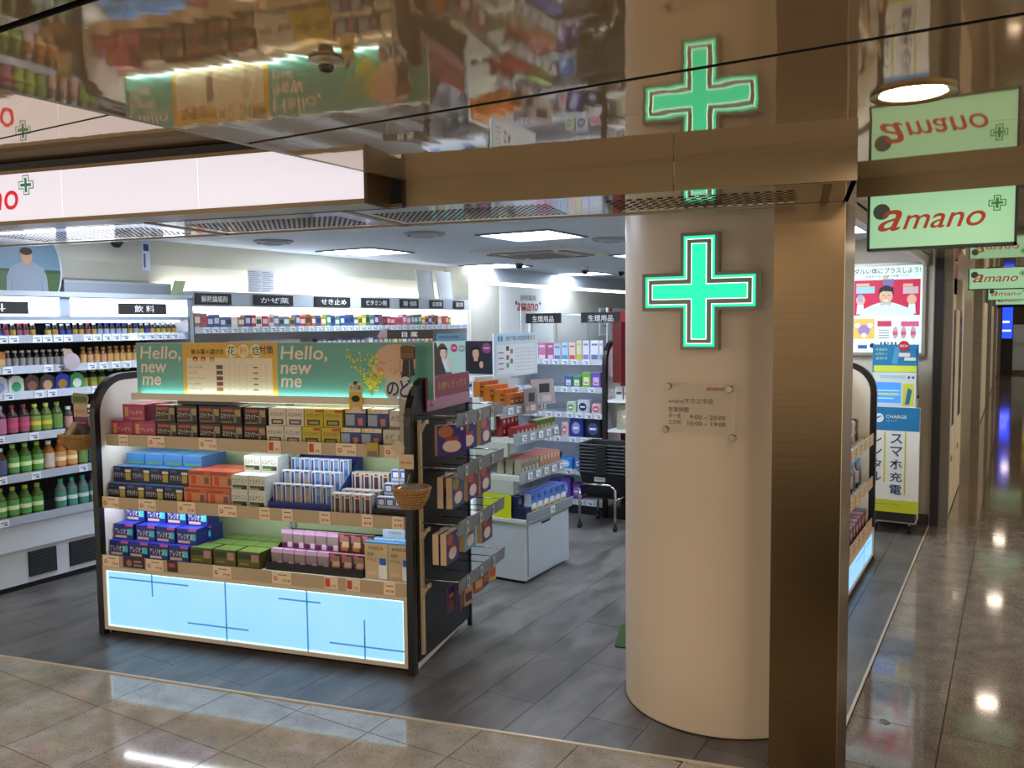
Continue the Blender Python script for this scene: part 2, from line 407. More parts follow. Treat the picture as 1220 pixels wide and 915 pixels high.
m_ = MB(); m_.ext(plus_outline(.222, .072), -.02, .035, CG); m_.box(-.03, .03, .03, .06, -.1, .1, CG); m_.build('housing', cs)
CGR = M('#0a3a2a', .4, emit=.85, ecol='#14d8a0'); CGB = M('#e8fff6', .4, emit=1.15, ecol='#d8fff0')
def pring(mb, R0, w0, R1, w1, y, m):
    o_, i_ = plus_outline(R0, w0), plus_outline(R1, w1); n = 12
    mb.add([(x, y, z) for x, z in o_ + i_], [(i, (i + 1) % n, n + (i + 1) % n, n + i) for i in range(n)], m)
m_ = MB(); pring(m_, .209, .059, .198, .048, -.0215, CGR); pring(m_, .199, .0495, .196, .0465, -.022, CGB); m_.build('glowing_outline', cs)
m_ = MB(); m_.ext(plus_outline(.181, .029), -.026, -.0201, CGR); pring(m_, .1815, .0295, .1785, .0265, -.0265, CGB); m_.build('glowing_core', cs)
hp = root('hours_plate', 'small translucent opening-hours plate held by four round studs below the green cross', 'sign', (*cx_, 0), n_)
PL = M('#e0d4c0', .2, alpha=.22); BRN = M('#3a2c20', .5)
m_ = MB(); m_.box(-.135, .135, .0, .005, 1.212, 1.405, PL); m_.build('plate', hp)
m_ = MB()
m_.text('amano', .025, .093, 1.384, 1.397, -.001, M('#a3341f', .5), .2, .01)
m_.text('amanoサカエ中店', -.122, .052, 1.332, 1.353, -.001, BRN); m_.text('営業時間', -.122, -.043, 1.298, 1.318, -.001, BRN)
m_.text('月～金', -.122, -.072, 1.275, 1.293, -.001, BRN); m_.text('9:00 – 20:00', -.038, .098, 1.272, 1.289, -.001, BRN)
m_.text('土日祝', -.122, -.072, 1.25, 1.268, -.001, BRN); m_.text('10:00 – 19:00', -.046, .1, 1.247, 1.264, -.001, BRN); m_.build('lettering', hp)
for x, z in ((-.124, 1.398), (.112, 1.392), (-.134, 1.228), (.125, 1.207)):
    m_ = MB(); m_.lathe([(0, 0), (.012, 0), (.014, .004), (.014, .02), (.0, .02)], 16, m=M('#8a8070', .2, .9)); o = m_.build('stud', hp, (x, -.012, z)); o.rotation_euler = (-PI / 2, 0, 0)
    m_ = MB(); m_.box(-.005, .005, .0, .03, -.005, .005, CHROME); m_.build('standoff', hp, (x, .005, z))

# ------------------------------------------------------------------ ceiling fittings of the corridor
def downlight(x, y, label, r=.0835):
    d = root('downlight', label, 'ceiling light', (x, y, ZC), 0, 'round warm downlights in the corridor ceiling')
    m = MB(); m.lathe([(r * .76, .004), (r * .8, -.004), (r, -.007), (r, .0)], 40, m=M('#7a6038', .25, .7)); m.build('ring', d)
    m = MB(); m.lathe([(0, -.002), (r * .77, -.002)], 40, m=M('#fff2dd', .5, emit=L_DOWN * (1 if r < .1 else .3), ecol='#ffe8ce')); m.build('lamp', d)
downlight(-.197, 1.977, 'round glowing ceiling downlight just in front of the nearest hanging shop sign')
for n, y in enumerate((5.85, 9.3, 12.8, 16.4, 20.8, 24.5)): downlight(-.14, y, 'round corridor downlight beyond the nearest hanging sign, %s one along' % nth(n), .12)
for n, (x, y) in enumerate(((1.6, 1.9), (1.6, 5.8), (1.6, 9.3), (1.6, 13), (1.6, 17), (1.4, -.9), (-.3, -.9), (-2.1, -.7), (-3.9, -.5), (-1.2, -3), (-3.4, -3), (-5.6, -2.2), (.8, -3.2), (-.2, .3), (-3.0, .0))):  # unseen lamps, added for warm light on the shop front and plaza
    if x < XE:
        d = root('downlight', 'unseen warm downlight added in the raised plaza ceiling, %s lamp' % nth(n), 'ceiling light', (x, y, ZR), 0, 'round warm downlights in the corridor ceiling')
    else:
        d = root('downlight', 'unseen warm downlight added in the plaza ceiling behind the viewer, %s lamp' % nth(n), 'ceiling light', (x, y, ZC), 0, 'round warm downlights in the corridor ceiling')
    m = MB(); m.lathe([(.095, .004), (.1, -.004), (.12, -.007), (.12, .0)], 24, m=M('#7a6038', .25, .7)); m.build('ring', d)
    m = MB(); m.lathe([(0, -.002), (.095, -.002)], 24, m=M('#fff2dd', .5, emit=L_DOWN, ecol='#ffe8ce')); m.build('lamp', d)
sp = root('sprinkler_head', 'small brass sprinkler head with round plate in the glossy ceiling', 'sprinkler', (-1.063, 1.155, ZC))
m_ = MB(); m_.lathe([(0.014, .002), (.030, -.001), (.032, -.004), (.016, -.008), (.010, -.014)], 24, m=M('#c8b898', .3, .5)); m_.build('plate', sp)
m_ = MB(); m_.lathe([(.009, -.010), (.014, -.013), (.012, -.021), (.005, -.024), (0, -.024)], 20, m=M('#3c3226', .35, .6)); m_.build('nozzle', sp)

# hanging signs along the corridor
HG = noise_mat('lit_green_acrylic', '#9fd0a0', '#a6d6a8', .3, scale=(2, 2, 2)); b_ = nodes(HG)[2]
b_.inputs['Emission Color'].default_value = lin('#a9e2b4'); b_.inputs['Emission Strength'].default_value = .33
DKG = M('#12301f', .4); LRED = M('#b03a28', .5, emit=.22, ecol='#c04830'); LGR = M('#3d8a3c', .5, emit=.2); LDOT = M('#4c5646', .5, emit=.15)
def hanging(y, x0, x1, z0, z1, label, bracket, res=4):
    h = root('hanging_sign', label, 'sign', (x0, y, 0), 0, 'green illuminated signs hanging along the corridor')
    w_ = x1 - x0; hh = z1 - z0
    m = MB(); m.box(.008, w_ - .008, 0, .05, z0 + .008, z1, HG); m.build('light_panel', h)
    m = MB(); m.box(0, w_, -.006, .056, z0, z0 + .008, DKG); m.box(0, .008, -.006, .056, z0, z1, DKG); m.box(w_ - .008, w_, -.006, .056, z0, z1, DKG); m.build('frame', h)
    m = MB(); a = z0 + hh * .36; b = z0 + hh * .70
    m.text('a', w_ * .075, w_ * .245, a - .002, z0 + hh * .73, -.002, LRED, .35, .004, res); m.text('mano', w_ * .25, w_ * .80, a, z0 + hh * .62, -.002, LRED, .3, .006, res)
    m.disc(w_ * .10, z0 + hh * .71, .026 * w_ / .43, -.001, LDOT); m.build('lettering', h)
    m = MB(); plusm(m, w_ * .87, z0 + hh * .73, .024 * w_ / .43, .010 * w_ / .43, -.001, LGR); plusm(m, w_ * .87, z0 + hh * .73, .021 * w_ / .43, .007 * w_ / .43, -.0015, HG); plusm(m, w_ * .87, z0 + hh * .73, .016 * w_ / .43, .0038 * w_ / .43, -.002, LGR); m.build('cross_emblem', h)
    if bracket:
        m = MB(); m.box(-.035, 1.5, -.01, .07, z1, ZC, T_BEIGE); m.build('mounting_beam', h)
    else:
        for q in (.2, .8): m = MB(); m.box(w_ * q - .01, w_ * q + .01, .015, .035, z1, ZC, T_BEIGE); m.build('hanger', h)
hanging(3.1, -.44, -.004, 1.879, 2.06, 'large green lit hanging sign with red lettering, nearest under the corridor ceiling', True)
hanging(8.4, -.365, .10, 1.893, 2.075, 'second green lit hanging sign along the corridor, behind the nearest one', False, 2)
hanging(14.5, -.372, .17, 1.91, 2.09, 'third green lit hanging sign, small behind the second one', False, 1)
hanging(20, -.372, .2, 1.91, 2.07, 'farthest tiny green lit hanging sign at the corridor end', False, 1)
# ------------------------------------------------------------------ shop interior shell
ZI = 2.3
m_ = MB(); m_.prism([W(-9, -.5), W(-.0, -.5), (XT, 3.6), (XT, 7.6), (XT, 14.5), (-9, 14.5)], ZI, ZI + .05, T_CEIL); ceil_s = struct(m_.build('ceiling'))
m_ = MB(); m_.box(-6.0, -5.9, 1.6, 8.02, 0, 1.9, T_CREAM)
pr = [(-5.9, 1.9), (-5.80, 1.92), (-5.70, 2.0), (-5.64, 2.12), (-5.62, 2.3), (-6.0, 2.3), (-6.0, 1.9)]
m_.ext([(x, z) for x, z in pr], 1.6, 8.02, T_CREAM); struct(m_.build('wall_left'), 'cream wall above the drinks fridge and medicine shelves')
m_ = MB(); m_.box(-5.9, -5.3, 7.98, 8.02, 0, ZI, T_CREAM); struct(m_.build('trim_3'), 'white end panel of the wall shelves')
T_PH = noise_mat('greige_wall', '#a9a79e', '#afada4', .6, scale=(3, 3, 3)); T_PHW = noise_mat('white_wall', '#d3d6d6', '#d8dbdb', .5, scale=(3, 3, 3))
ph = MB(); ph.box(-5.45, -5.35, 8.02, 14, 0, 2.10, T_PH); ph.box(-5.4, -5.3, 8.02, 14, 2.14, ZI, T_CEIL); wph = struct(ph.build('wall_back'), 'greige pharmacy wall with cove light along its top')
m_ = MB(); m_.box(-5.35, -5.34, 8.72, 10.08, .0, 2.10, T_PHW); m_.build('white_panel', wph)
m_ = MB(); m_.box(-5.44, -5.36, 8.05, 13.9, 2.105, 2.13, M('#ffffff', .5, emit=3.0)); m_.build('cove_light', wph)
m_ = MB(); m_.box(-7, -1.0, 13.9, 14, 0, ZI, T_PH); struct(m_.build('wall_far'))
m_ = MB(); m_.box(-2.2, -.56, 7.47, 7.55, 0, ZI, noise_mat('right_end_wall', '#c9c0ad', '#cec5b2', .6, scale=(3, 3, 3))); m_.box(-2.25, -2.2, 6.9, 14, 0, ZI, T_CREAM); wr = struct(m_.build('wall_right'), 'cream end wall carrying the backlit poster')
m_ = MB(); m_.box(-2.2, -.56, 7.462, 7.47, 0, .08, M('#4b4a48', .6)); struct(m_.build('baseboard_right'))
# steel posts and cream panels of the corridor frontage beyond the shop
m_ = MB(); m_.box(-.555, -.49, 7.40, 7.60, 0, ZC, M('#15120f', .4)); m_.box(-.49, -.425, 7.43, 7.55, 0, ZC, T_STEELV); m_.box(-.555, -.548, 7.392, 7.4, 0, ZC, T_STEELV)
struct(m_.build('door_1'), 'brushed steel door post at the end of the shop front')
WPN = M('#cfc3a6', .45); fr = MB(); fr.box(-.60, -.5, 7.6, 29, 0, ZC, T_BEIGE); fw = struct(fr.build('wall_corridor'), 'shop frontage continuing along the corridor')
for a, b in ((7.62, 8.43), (8.46, 9.4)):
    m_ = MB(); m_.box(-.5, -.44, a, b, .02, 1.98, WPN); m_.box(-.441, -.436, a + .3, b - .28, .75, 1.72, M('#4a443c', .15, .3)); m_.box(-.441, -.432, a + .3, a + .36, .45, .5, CHROME); m_.build('panel', fw)
m_ = MB(); m_.box(-.5, -.44, 7.62, 8.3, 1.85, 2.1, M('#b01c1c', .5)); m_.build('red_sign_board', fw)
m_ = MB(); m_.box(-.5, -.40, 8.2, 8.6, 1.72, 1.98, M('#d8cdb4', .5)); m_.build('notice_board', fw)
for n, y in enumerate((13.35, 18.4, 23.5)):
    m_ = MB(); m_.box(-.56, -.40, y, y + .35, 0, ZC, T_STEELV); struct(m_.build('column'), 'dark steel column on the corridor frontage, %s beyond the shop' % nth(n))
    m_ = MB(); m_.box(-.5, -.44, y + .36, y + 4.2, .03, 1.9, WPN); m_.build('panel', fw)
m_ = MB(); m_.box(-.7, 5, 29.2, 29.4, 0, ZC, M('#6a5c4c', .5)); we = struct(m_.build('wall_end'), 'dark shop front at the far end of the corridor')
for n, x in enumerate((-.25, .45, 1.15)):
    m_ = MB(); m_.box(x, x + .6, 29.12, 29.18, .1, 1.45, M('#6d7272', .1, .2, coat=.5)); m_.build('pane', we)
m_ = MB(); m_.box(-.5, 3, 28.9, 29.18, 1.95, ZC, M('#2c261f', .6)); m_.build('header', we)
s1 = root('lit_screen', 'tall blue lit advertising screen at the far corridor end', 'screen', (-.36, 28.6, 0))
m_ = MB(); m_.box(0, .3, 0, .1, .001, 2.0, DARK); m_.build('housing', s1)
m_ = MB(); m_.box(.02, .28, -.005, 0, 1.05, 1.95, M('#1c3cf0', .4, emit=1.4)); m_.quad(.03, .2, 1.5, 1.56, -.006, M('#dfe8ff', .4, emit=1.)); m_.quad(.03, .25, 1.25, 1.3, -.006, M('#dfe8ff', .4, emit=1.)); m_.build('screen_face', s1)
s1 = root('lit_poster', 'small yellow and white lit poster at the far corridor end', 'poster', (.25, 28.7, 0))
m_ = MB(); m_.box(0, .5, 0, .08, 1.3, 2.0, WHITE); m_.quad(.02, .48, 1.7, 1.98, -.002, M('#d9c21e', .5, emit=.5)); m_.quad(.05, .3, 1.35, 1.65, -.002, M('#8a3b4a', .5, emit=.3)); m_.build('panel_face', s1)

# ceiling panel lights, air conditioner, diffusers, cameras
PAN = M('#ffffff', .5, emit=L_PANEL, ecol='#e4efff')
def panel_light(x, y, label):
    p = root('panel_light', label, 'ceiling light', (x, y, ZI), 0, 'square panel lights in the shop ceiling')
    m = MB(); s_ = .31; t_ = .285
    for a in ((-s_, s_, -s_, -t_), (-s_, s_, t_, s_), (-s_, -t_, -t_, t_), (t_, s_, -t_, t_)): m.box(*a, -.012, 0, M('#6c7079', .5))
    m.build('frame', p); m = MB(); m.box(-t_, t_, -t_, t_, -.006, -.001, PAN); m.build('diffuser', p)
panel_light(-3.11, 5.55, 'bright square ceiling panel beside the air conditioner, nearest to it')
panel_light(-5.0, 5.88, 'bright square ceiling panel above the medicine wall shelves')
panel_light(-5.07, 8.2, 'bright square ceiling panel behind the air conditioner')
panel_light(-4.98, 10.3, 'bright square ceiling panel deepest in the shop')
panel_light(-1.5, 5.3, 'square ceiling panel above the corridor-side shelves, nearer one'); panel_light(-1.25, 6.5, 'square ceiling panel right before the poster wall'); panel_light(-4.7, 3.35, 'added fill light panel hidden behind the canopy above the gondola, outer one'); panel_light(-2.9, 3.75, 'added fill light panel hidden behind the canopy above the gondola, inner one')  # the two behind the canopy are unseen, added as fill for the front
panel_light(-3.3, 10.2, 'square ceiling panel hidden behind the pillar, deeper one'); panel_light(-3.1, 7.9, 'square ceiling panel hidden behind the pillar, nearer one')
ac = root('air_conditioner', 'square white ceiling cassette air conditioner with grey louvres', 'air conditioner', (-3.75, 6.85, ZI))
m_ = MB(); m_.rbox(-.47, .47, -.47, .47, -.03, 0, .03, M('#c4c6c2', .5)); m_.build('body', ac)
m_ = MB(); m_.box(-.23, .23, -.23, .23, -.042, -.03, M('#9d9a90', .5))
for k in range(8): m_.box(-.21, .21, -.21 + k * .055, -.185 + k * .055, -.046, -.042, M('#6a6860', .5))
m_.build('grille', ac)
for r in range(4):
    m_ = MB(); m_.box(-.3, .3, -.40, -.33, -.04, -.03, M('#77756e', .5)); m_.build('louvre', ac, (0, 0, 0), r * PI / 2)
for (x, y, l) in ((-4.93, 4.72, 'round ceiling air diffuser above the drinks fridge end'), (-2.73, 6.13, 'round ceiling air diffuser beside the round pillar'), (-3.66, 4.95, 'flat round ceiling diffuser nearest the canopy edge')):
    d = root('air_diffuser', l, 'air vent', (x, y, ZI)); r = .15
    m = MB(); m.lathe([(r, 0), (r, -.012), (r * .86, -.02), (r * .82, -.006)], 28, m=M('#8f969e', .5)); m.lathe([(r * .7, -.004), (r * .66, -.02), (r * .5, -.03), (r * .45, -.006)], 28, m=M('#a0a6ad', .5)); m.lathe([(0, -.02), (r * .3, -.022), (r * .3, -.0)], 24, m=M('#8f969e', .5)); m.build('cone', d)
for (x, y, z0, l) in ((-4.42, 7.6, ZI, 'black dome security camera nearest the pharmacy wall end'), (-4.35, 9.0, ZI, 'black dome security camera under the far panel light, first of two'), (-4.15, 9.6, ZI, 'black dome security camera under the far panel light, second of two'), (-5.45, 3.75, ZI, 'tiny black dome camera above the drinks fridge')):
    d = root('security_camera', l, 'camera', (x, y, z0), 0, 'dome security cameras')
    m = MB(); m.lathe([(.05, 0), (.055, -.02), (.045, -.04)], 20, m=M('#c9ccd0', .4)); m.build('mount', d)
    m = MB(); m.lathe([(.044, -.04), (.04, -.07), (.022, -.09), (0, -.095)], 20, m=M('#08090c', .1)); m.build('dome', d)
hn = root('hanging_notice', 'narrow white notice with blue print hanging above the drinks fridge', 'notice', (-5.45, 3.98, 0), PI / 2 + .3)
m_ = MB(); m_.box(-.045, .045, 0, .003, 2.06, 2.3, M('#c8d2e8', .5)); m_.quad(-.03, .03, 2.2, 2.25, -.001, M('#1d2c5c', .5)); m_.quad(-.03, -.01, 2.08, 2.18, -.001, M('#40517e', .5)); m_.build('card', hn)
nt_ = root('wall_notice', 'white printed notice pair on the cream wall above the medicine shelves', 'notice', (-5.52, 5.13, 0), PI / 2)
m_ = MB(); m_.box(-.14, .15, 0, .004, 1.93, 2.12, M('#d5d6dc', .5))
for s_ in (-.125, .015):
    for k in range(10): m_.quad(s_, s_ + (.12 if k % 3 else .09), 2.10 - k * .017, 2.106 - k * .017, -.001, M('#8d92a0', .5))
m_.build('paper', nt_)
gb = root('grey_storage_box', 'long flat grey box lying on top of the drinks fridge', 'box', (-5.6, 3.80, 1.885), PI / 2); m_ = MB(); m_.box(-.42, .42, -.1, .1, 0, .085, M('#8e979f', .5)); m_.box(-.42, .42, -.102, .102, .07, .087, M('#99a2ab', .5)); m_.build('carton', gb)
gc = root('green_card', 'pale green leaning card beside the grey box on the fridge', 'card', (-5.42, 4.2, 1.883), PI / 2); m_ = MB(); m_.ext([(-.05, 0), (.05, 0), (.09, .11), (-.01, .11)], -.002, .002, M('#a9b68c', .5)); m_.build('sheet', gc)
for n in range(2):
    p_ = root('leaning_panel', 'white leaning board on top of the medicine shelves, %s' % ('nearer of two' if n == 0 else 'farther of two'), 'board', (-5.4, 7.30 + n * .36, 1.917), PI / 2)
    m_ = MB(); m_.ext([(-.10, 0), (.16, 0), (.10, .30), (-.16, .30)][::1], 0, .012, M('#b9bec0', .35)); m_.ext([(.16, 0), (.17, 0), (.11, .30), (.10, .30)], -.002, .014, M('#8d9496', .35)); m_.build('sheet', p_)

# pharmacy signage on the back wall (faces +x)
pw = root('pharmacy_wall_sign', 'pharmacy reception lettering with red logo on the white wall panel', 'sign', (-5.34, 9.4, 0), PI / 2)
BK = M('#34363a', .5)
m_ = MB(); m_.text('調剤薬局', -.2, .2, 1.93, 2.0, -.003, BK); m_.text('受付', -.08, .1, 1.68, 1.74, -.003, BK); m_.build('lettering', pw)
m_ = MB(); m_.text('amano', -.28, .26, 1.80, 1.90, -.003, M('#a3302c', .5), .2, .012); m_.disc(-.3, 1.9, .025, -.003, BK); plusm(m_, .31, 1.9, .03, .008, -.003, M('#3a6a5c', .5)); m_.build('logo', pw)
pf = root('pharmacy_partition', 'clear partition rail with small red labels before the pharmacy wall', 'partition', (-5.1, 9.7, 0), PI / 2)
m_ = MB(); m_.box(-.7, 1.6, -.01, .01, 1.74, 1.765, M('#e8ecee', .3)); m_.box(1.58, 1.6, -.01, .01, 0, 1.86, WHITE); m_.box(-.7, -.68, -.01, .01, 0, 1.76, WHITE); m_.build('rail', pf)
for x in (-.86, 1.7): m_ = MB(); m_.box(x - .05, x + .05, -.012, -.008, 1.80, 1.85, M('#a83432', .5)); m_.box(x - .05, x + .05, -.008, 0, .0, 1.85, M('#c8ccce', .4)); m_.build('red_label_post', pf)
m_ = MB(); m_.box(-.68, 1.58, -.003, .003, 0.9, 1.74, M('#dfe9ee', .05, alpha=.16)); m_.build('pane', pf)
nb = root('notice_frame', 'white framed board of printed notices on the back wall', 'notice board', (-5.33, 12.1, 0), PI / 2)
m_ = MB(); m_.box(-.6, .9, -.02, 0, 1.45, 1.86, WHITE); m_.build('frame', nb); m_ = MB()
for i in range(3):
    for j in range(2): m_.quad(-.56 + i * .48, -.14 + i * .48, 1.48 + j * .19, 1.64 + j * .19, -.022, M(('#b9c3cc', '#a9b6bd', '#c3c9cc')[(i + j) % 3], .5)); m_.quad(-.5 + i * .48, -.2 + i * .48, 1.58 + j * .19, 1.6 + j * .19, -.023, M('#5d6a76', .5))
m_.build('papers', nb)

# ------------------------------------------------------------------ product kinds
def hexmix(a, b, t):
    A_, B_ = [[int(h[i:i + 2], 16) for i in (1, 3, 5)] for h in (a, b)]
    return '#%02x%02x%02x' % tuple(int(x + (y - x) * t) for x, y in zip(A_, B_))
def box_mesh(name, w_, d, h, c, decs=(), txt=(), top=None, side=None):
    """carton, origin at bottom centre, print on the -y face. decs: (x0,x1,z0,z1,colour) in fractions"""
    m = MB(); m.box(-w_ / 2, w_ / 2, -d / 2, d / 2, 0, h, M(c, .35))
    y = -d / 2 - .0006
    for k, (a, b, e, f, col) in enumerate(decs): m.quad(-w_ / 2 + a * w_, -w_ / 2 + b * w_, e * h, f * h, y - k * .0001, M(col, .35))
    for s_, a, b, e, f, col in txt: m.text(s_, -w_ / 2 + a * w_, -w_ / 2 + b * w_, e * h, f * h, y - .0012, M(col, .35), 0, 0, 1)
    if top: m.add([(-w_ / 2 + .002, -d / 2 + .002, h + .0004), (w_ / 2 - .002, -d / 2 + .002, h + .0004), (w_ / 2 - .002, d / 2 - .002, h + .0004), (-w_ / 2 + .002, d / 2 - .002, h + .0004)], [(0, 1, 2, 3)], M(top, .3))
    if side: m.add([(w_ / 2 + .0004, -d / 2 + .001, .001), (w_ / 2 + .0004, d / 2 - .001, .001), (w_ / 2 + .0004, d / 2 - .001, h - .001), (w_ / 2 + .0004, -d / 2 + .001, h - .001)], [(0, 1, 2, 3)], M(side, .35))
    return m.mesh(name)
def bottle_mesh(name, r, h, liquid, label, cap, lab2=None, neck=.32, lz=(.18, .62)):
    m = MB(); L = M(hexmix(liquid, '#3c3c3c', .35), .22); label = hexmix(label, '#8a8a84', .25); B = M(label, .4); C = M(cap, .35)
    prof = [(0, 0, L), (r * .9, 0, L), (r, h * .04, L), (r, h * lz[0], B), (r * 1.015, h * (lz[0] + .01), B), (r * 1.015, h * (lz[1] - .01), B), (r, h * lz[1], L), (r, h * .68, L), (r * neck * 1.2, h * .86, L), (r * neck, h * .88, C), (r * neck * 1.25, h * .885, C), (r * neck * 1.25, h * .99, C), (0, h, C)]
    m.lathe(prof, 12)
    if lab2:
        m.lathe([(r * 1.03, h * (lz[0] + lz[1]) / 2 - h * .06, M(lab2, .4)), (r * 1.03, h * (lz[0] + lz[1]) / 2 + h * .06, M(lab2, .4))], 12)
    return m.mesh(name)
def item(name, me, x, y, z, rz, label, cat, group=None): return tag(link(name, me, None, (x, y, z), rz), label, cat, group)

# price tag card
PT = M('#dde3ee', .4); PTL = M('#5a6784', .5)
def tagmesh():
    m = MB(); m.box(-.03, .03, -.0015, .0015, -.022, .022, PT); m.quad(-.02, .02, .002, .008, -.002, PTL); m.quad(-.002, .02, -.014, -.003, -.002, PTL); return m.mesh('price_tag')
TAGM = tagmesh()

# ------------------------------------------------------------------ drinks fridge (front faces +x); local x = world y, local y = -world x
FX = -5.293
fg = root('drinks_fridge', 'long white open drinks fridge with lit header and shelves of bottles', 'fridge', (FX, 0, 0), PI / 2)
def lx(y): return y   # local x is world y, local +y is world -x
FW = M('#c9ced6', .35); FI = M('#8f96a0', .5)
F0, F1 = 2.32, 4.245
m_ = MB(); m_.box(F0, F1, .05, .58, .04, .26, FW); m_.box(F0, F1, .02, .58, .265, .44, FW); m_.box(F0 + .02, F1 - .02, .08, .5, 0, .04, BLACK); m_.build('lower_body', fg)
for a, b in ((2.42, 2.72), (2.96, 3.14), (3.23, 3.42), (3.75, 4.0)):
    m_ = MB(); m_.box(a, b, .04, .05, .075, .235, M('#15161a', .6))
    for k in range(11): m_.box(a + .004, b - .004, .034, .042, .08 + k * .0142, .086 + k * .0142, M('#3c3f46', .5))
    m_.build('vent_grille', fg)
m_ = MB(); m_.box(F0, F1, .5, .58, .44, 1.70, M('#1b1d22', .6)); m_.box(F0, F1, .1, .5, 1.69, 1.71, WHITE); m_.build('back_panel', fg)
m_ = MB(); m_.box(F0, F1, .03, .58, 1.71, 1.865, FW); m_.box(F0, F1, .0, .6, 1.85, 1.882, M('#a9b2bd', .35)); m_.build('header_box', fg)
HE = M('#ffffff', .4, emit=2.2, ecol='#dbe6ff')
for a, b in ((F0 + .01, 3.23), (3.30, F1 - .03)):
    m_ = MB(); m_.rbox(a, b, .02, .04, 1.725, 1.845, .009, HE); m_.build('header_light', fg)
m_ = MB(); m_.box(3.23, 3.30, .022, .032, 1.725, 1.845, M('#9aa6c4', .3)); m_.box(F0, F1, .012, .03, 1.70, 1.722, M('#8e98a8', .35)); m_.box(F0, F1, .012, .03, 1.845, 1.852, M('#8e98a8', .35)); m_.build('header_trim', fg)
TL = M('#ffffff', .4, emit=5., ecol='#cfe0ff'); m_ = MB(); m_.box(F0 + .03, F1 - .05, .09, .115, 1.6835, 1.6895, TL); m_.build('lamp_tube', fg)
SL = M('#1d1e20', .3); SW = M('#e8eaec', .4)
for a, b in ((2.60, 3.02), (3.64, 4.02)):
    m_ = MB(); m_.box(a, b, .008, .019, 1.738, 1.815, SL); m_.text('飲 料', a + (.0 if a < 3 else .12), b - (.14 if a < 3 else .10), 1.752, 1.802, .006, SW, 0, .01, 2); m_.build('header_sign', fg)
m_ = MB(); m_.box(F1 - .03, F1, .0, .5, .0, 1.86, M('#aab8cc', .2, alpha=.55)); m_.box(F1 - .03, F1, .0, .025, .0, 1.86, FW); m_.build('side_glass', fg)
SH = [1.575, 1.385, 1.225, .965, .715, .45]
ntg = 0
for k, z in enumerate(SH):
    dep = .0 if k > 2 else .03
    m_ = MB(); m_.box(F0, F1 - .03, dep + .02, .5, z - .012, z, M('#6f757e', .4)); sh = m_.build('shelf', fg)
    m_ = MB(); m_.ext([(dep, z - .018), (dep + .02, z - .018), (dep + .02, z + .032), (dep + .008, z + .032)], F0, F1 - .03, M('#9fa7b4', .25, .3, coat=.3), 'x'); m_.build('price_rail', sh)
    step = .066 if k == 0 else (.085 if k < 3 else .21)
    y = 2.80
    rr = random.Random(k)
    while y < F1 - .1:
        if rr.random() < (.93 if k == 0 else .75): link('price_tag', TAGM, sh, (y, dep + .001, z + .006), 0)
        y += step * rr.choice((1, 1, 1.1, 1.5 if k else 1.))
bk = {
 'brown': (.0185, .105, '#3a2210', '#caa23a', '#c7ccd6'), 'bluecap': (.0185, .105, '#3a2210', '#b9c6e6', '#2038a8'), 'redcap': (.0185, .105, '#4a2416', '#b05a70', '#b82c50'),
 'bluelabel': (.0185, .10, '#2a1c18', '#2638b8', '#d8dce8'), 'yellow': (.0185, .10, '#2c2012', '#cfc04a', '#c8cdd8'), 'dark': (.0205, .125, '#15110f', '#8c8a90', '#cfd0c4'),
 'amber': (.022, .135, '#a0601c', '#d09a4a', '#b98a3c'), 'amberpink': (.022, .13, '#94502a', '#c88a6a', '#c49a60'), 'greencap': (.03, .14, '#1c3a18', '#b8b83c', '#a4b43a'), 'navyg': (.03, .138, '#101a30', '#28407c', '#9cb04a'),
 'cola': (.034, .21, '#37171c', '#a83e66', '#7a2030'), 'pinkw': (.034, .21, '#54343e', '#c05a88', '#9a9aa8'), 'tea': (.034, .205, '#566a1c', '#7fa03a', '#c8d060'), 'tea2': (.034, .205, '#4a5a20', '#5e9038', '#7aa83c'),
 'smallwhite': (.027, .17, '#4a3c34', '#c08a7c', '#d4d8dc'), 'orange': (.036, .21, '#d87a1c', '#e8a050', '#d89048'), 'orangew': (.036, .21, '#d87a1c', '#d8c8b8', '#e8e8e8'), 'gtea': (.035, .215, '#5a8a2c', '#4aa03c', '#98c23c'),
 'blacktea': (.034, .20, '#5a3418', '#3a4a7c', '#e0e0e0'), 'teal': (.034, .215, '#7a9c98', '#2f8a78', '#2ea08c'), 'teadark': (.034, .21, '#3a5048', '#3c7f86', '#3a7f8a')}
BM = {k: bottle_mesh(k + '_bottle', v[0], v[1], v[2], v[3], v[4], {'gtea': '#d8e8b0', 'orange': '#f0d8b0', 'tea': '#d8c83c', 'teal': '#c8d8d4', 'cola': '#d04a7a'}.get(k), neck=.36 if v[0] > .03 else .5) for k, v in bk.items()}
desc = {'brown': 'brown glass tonic bottle with gold label', 'bluecap': 'brown tonic bottle with blue cap', 'redcap': 'brown tonic bottle with red cap', 'bluelabel': 'tonic bottle with blue label', 'yellow': 'tonic bottle with yellow label', 'dark': 'dark bottle with pale cap',
 'amber': 'amber glass bottle', 'amberpink': 'reddish amber bottle', 'greencap': 'green bottle with yellow-green cap', 'navyg': 'navy bottle with green cap', 'cola': 'dark red drink bottle', 'pinkw': 'pink label drink bottle', 'tea': 'yellow-green tea bottle', 'tea2': 'green tea bottle',
 'smallwhite': 'small bottle with white cap', 'orange': 'orange juice bottle', 'orangew': 'orange juice bottle with white cap', 'gtea': 'bright green tea bottle', 'blacktea': 'brown tea bottle', 'teal': 'teal capped bottle', 'teadark': 'blue-green bottle'}
SN = ['top', 'second', 'third', 'fourth', 'fifth', 'lowest']
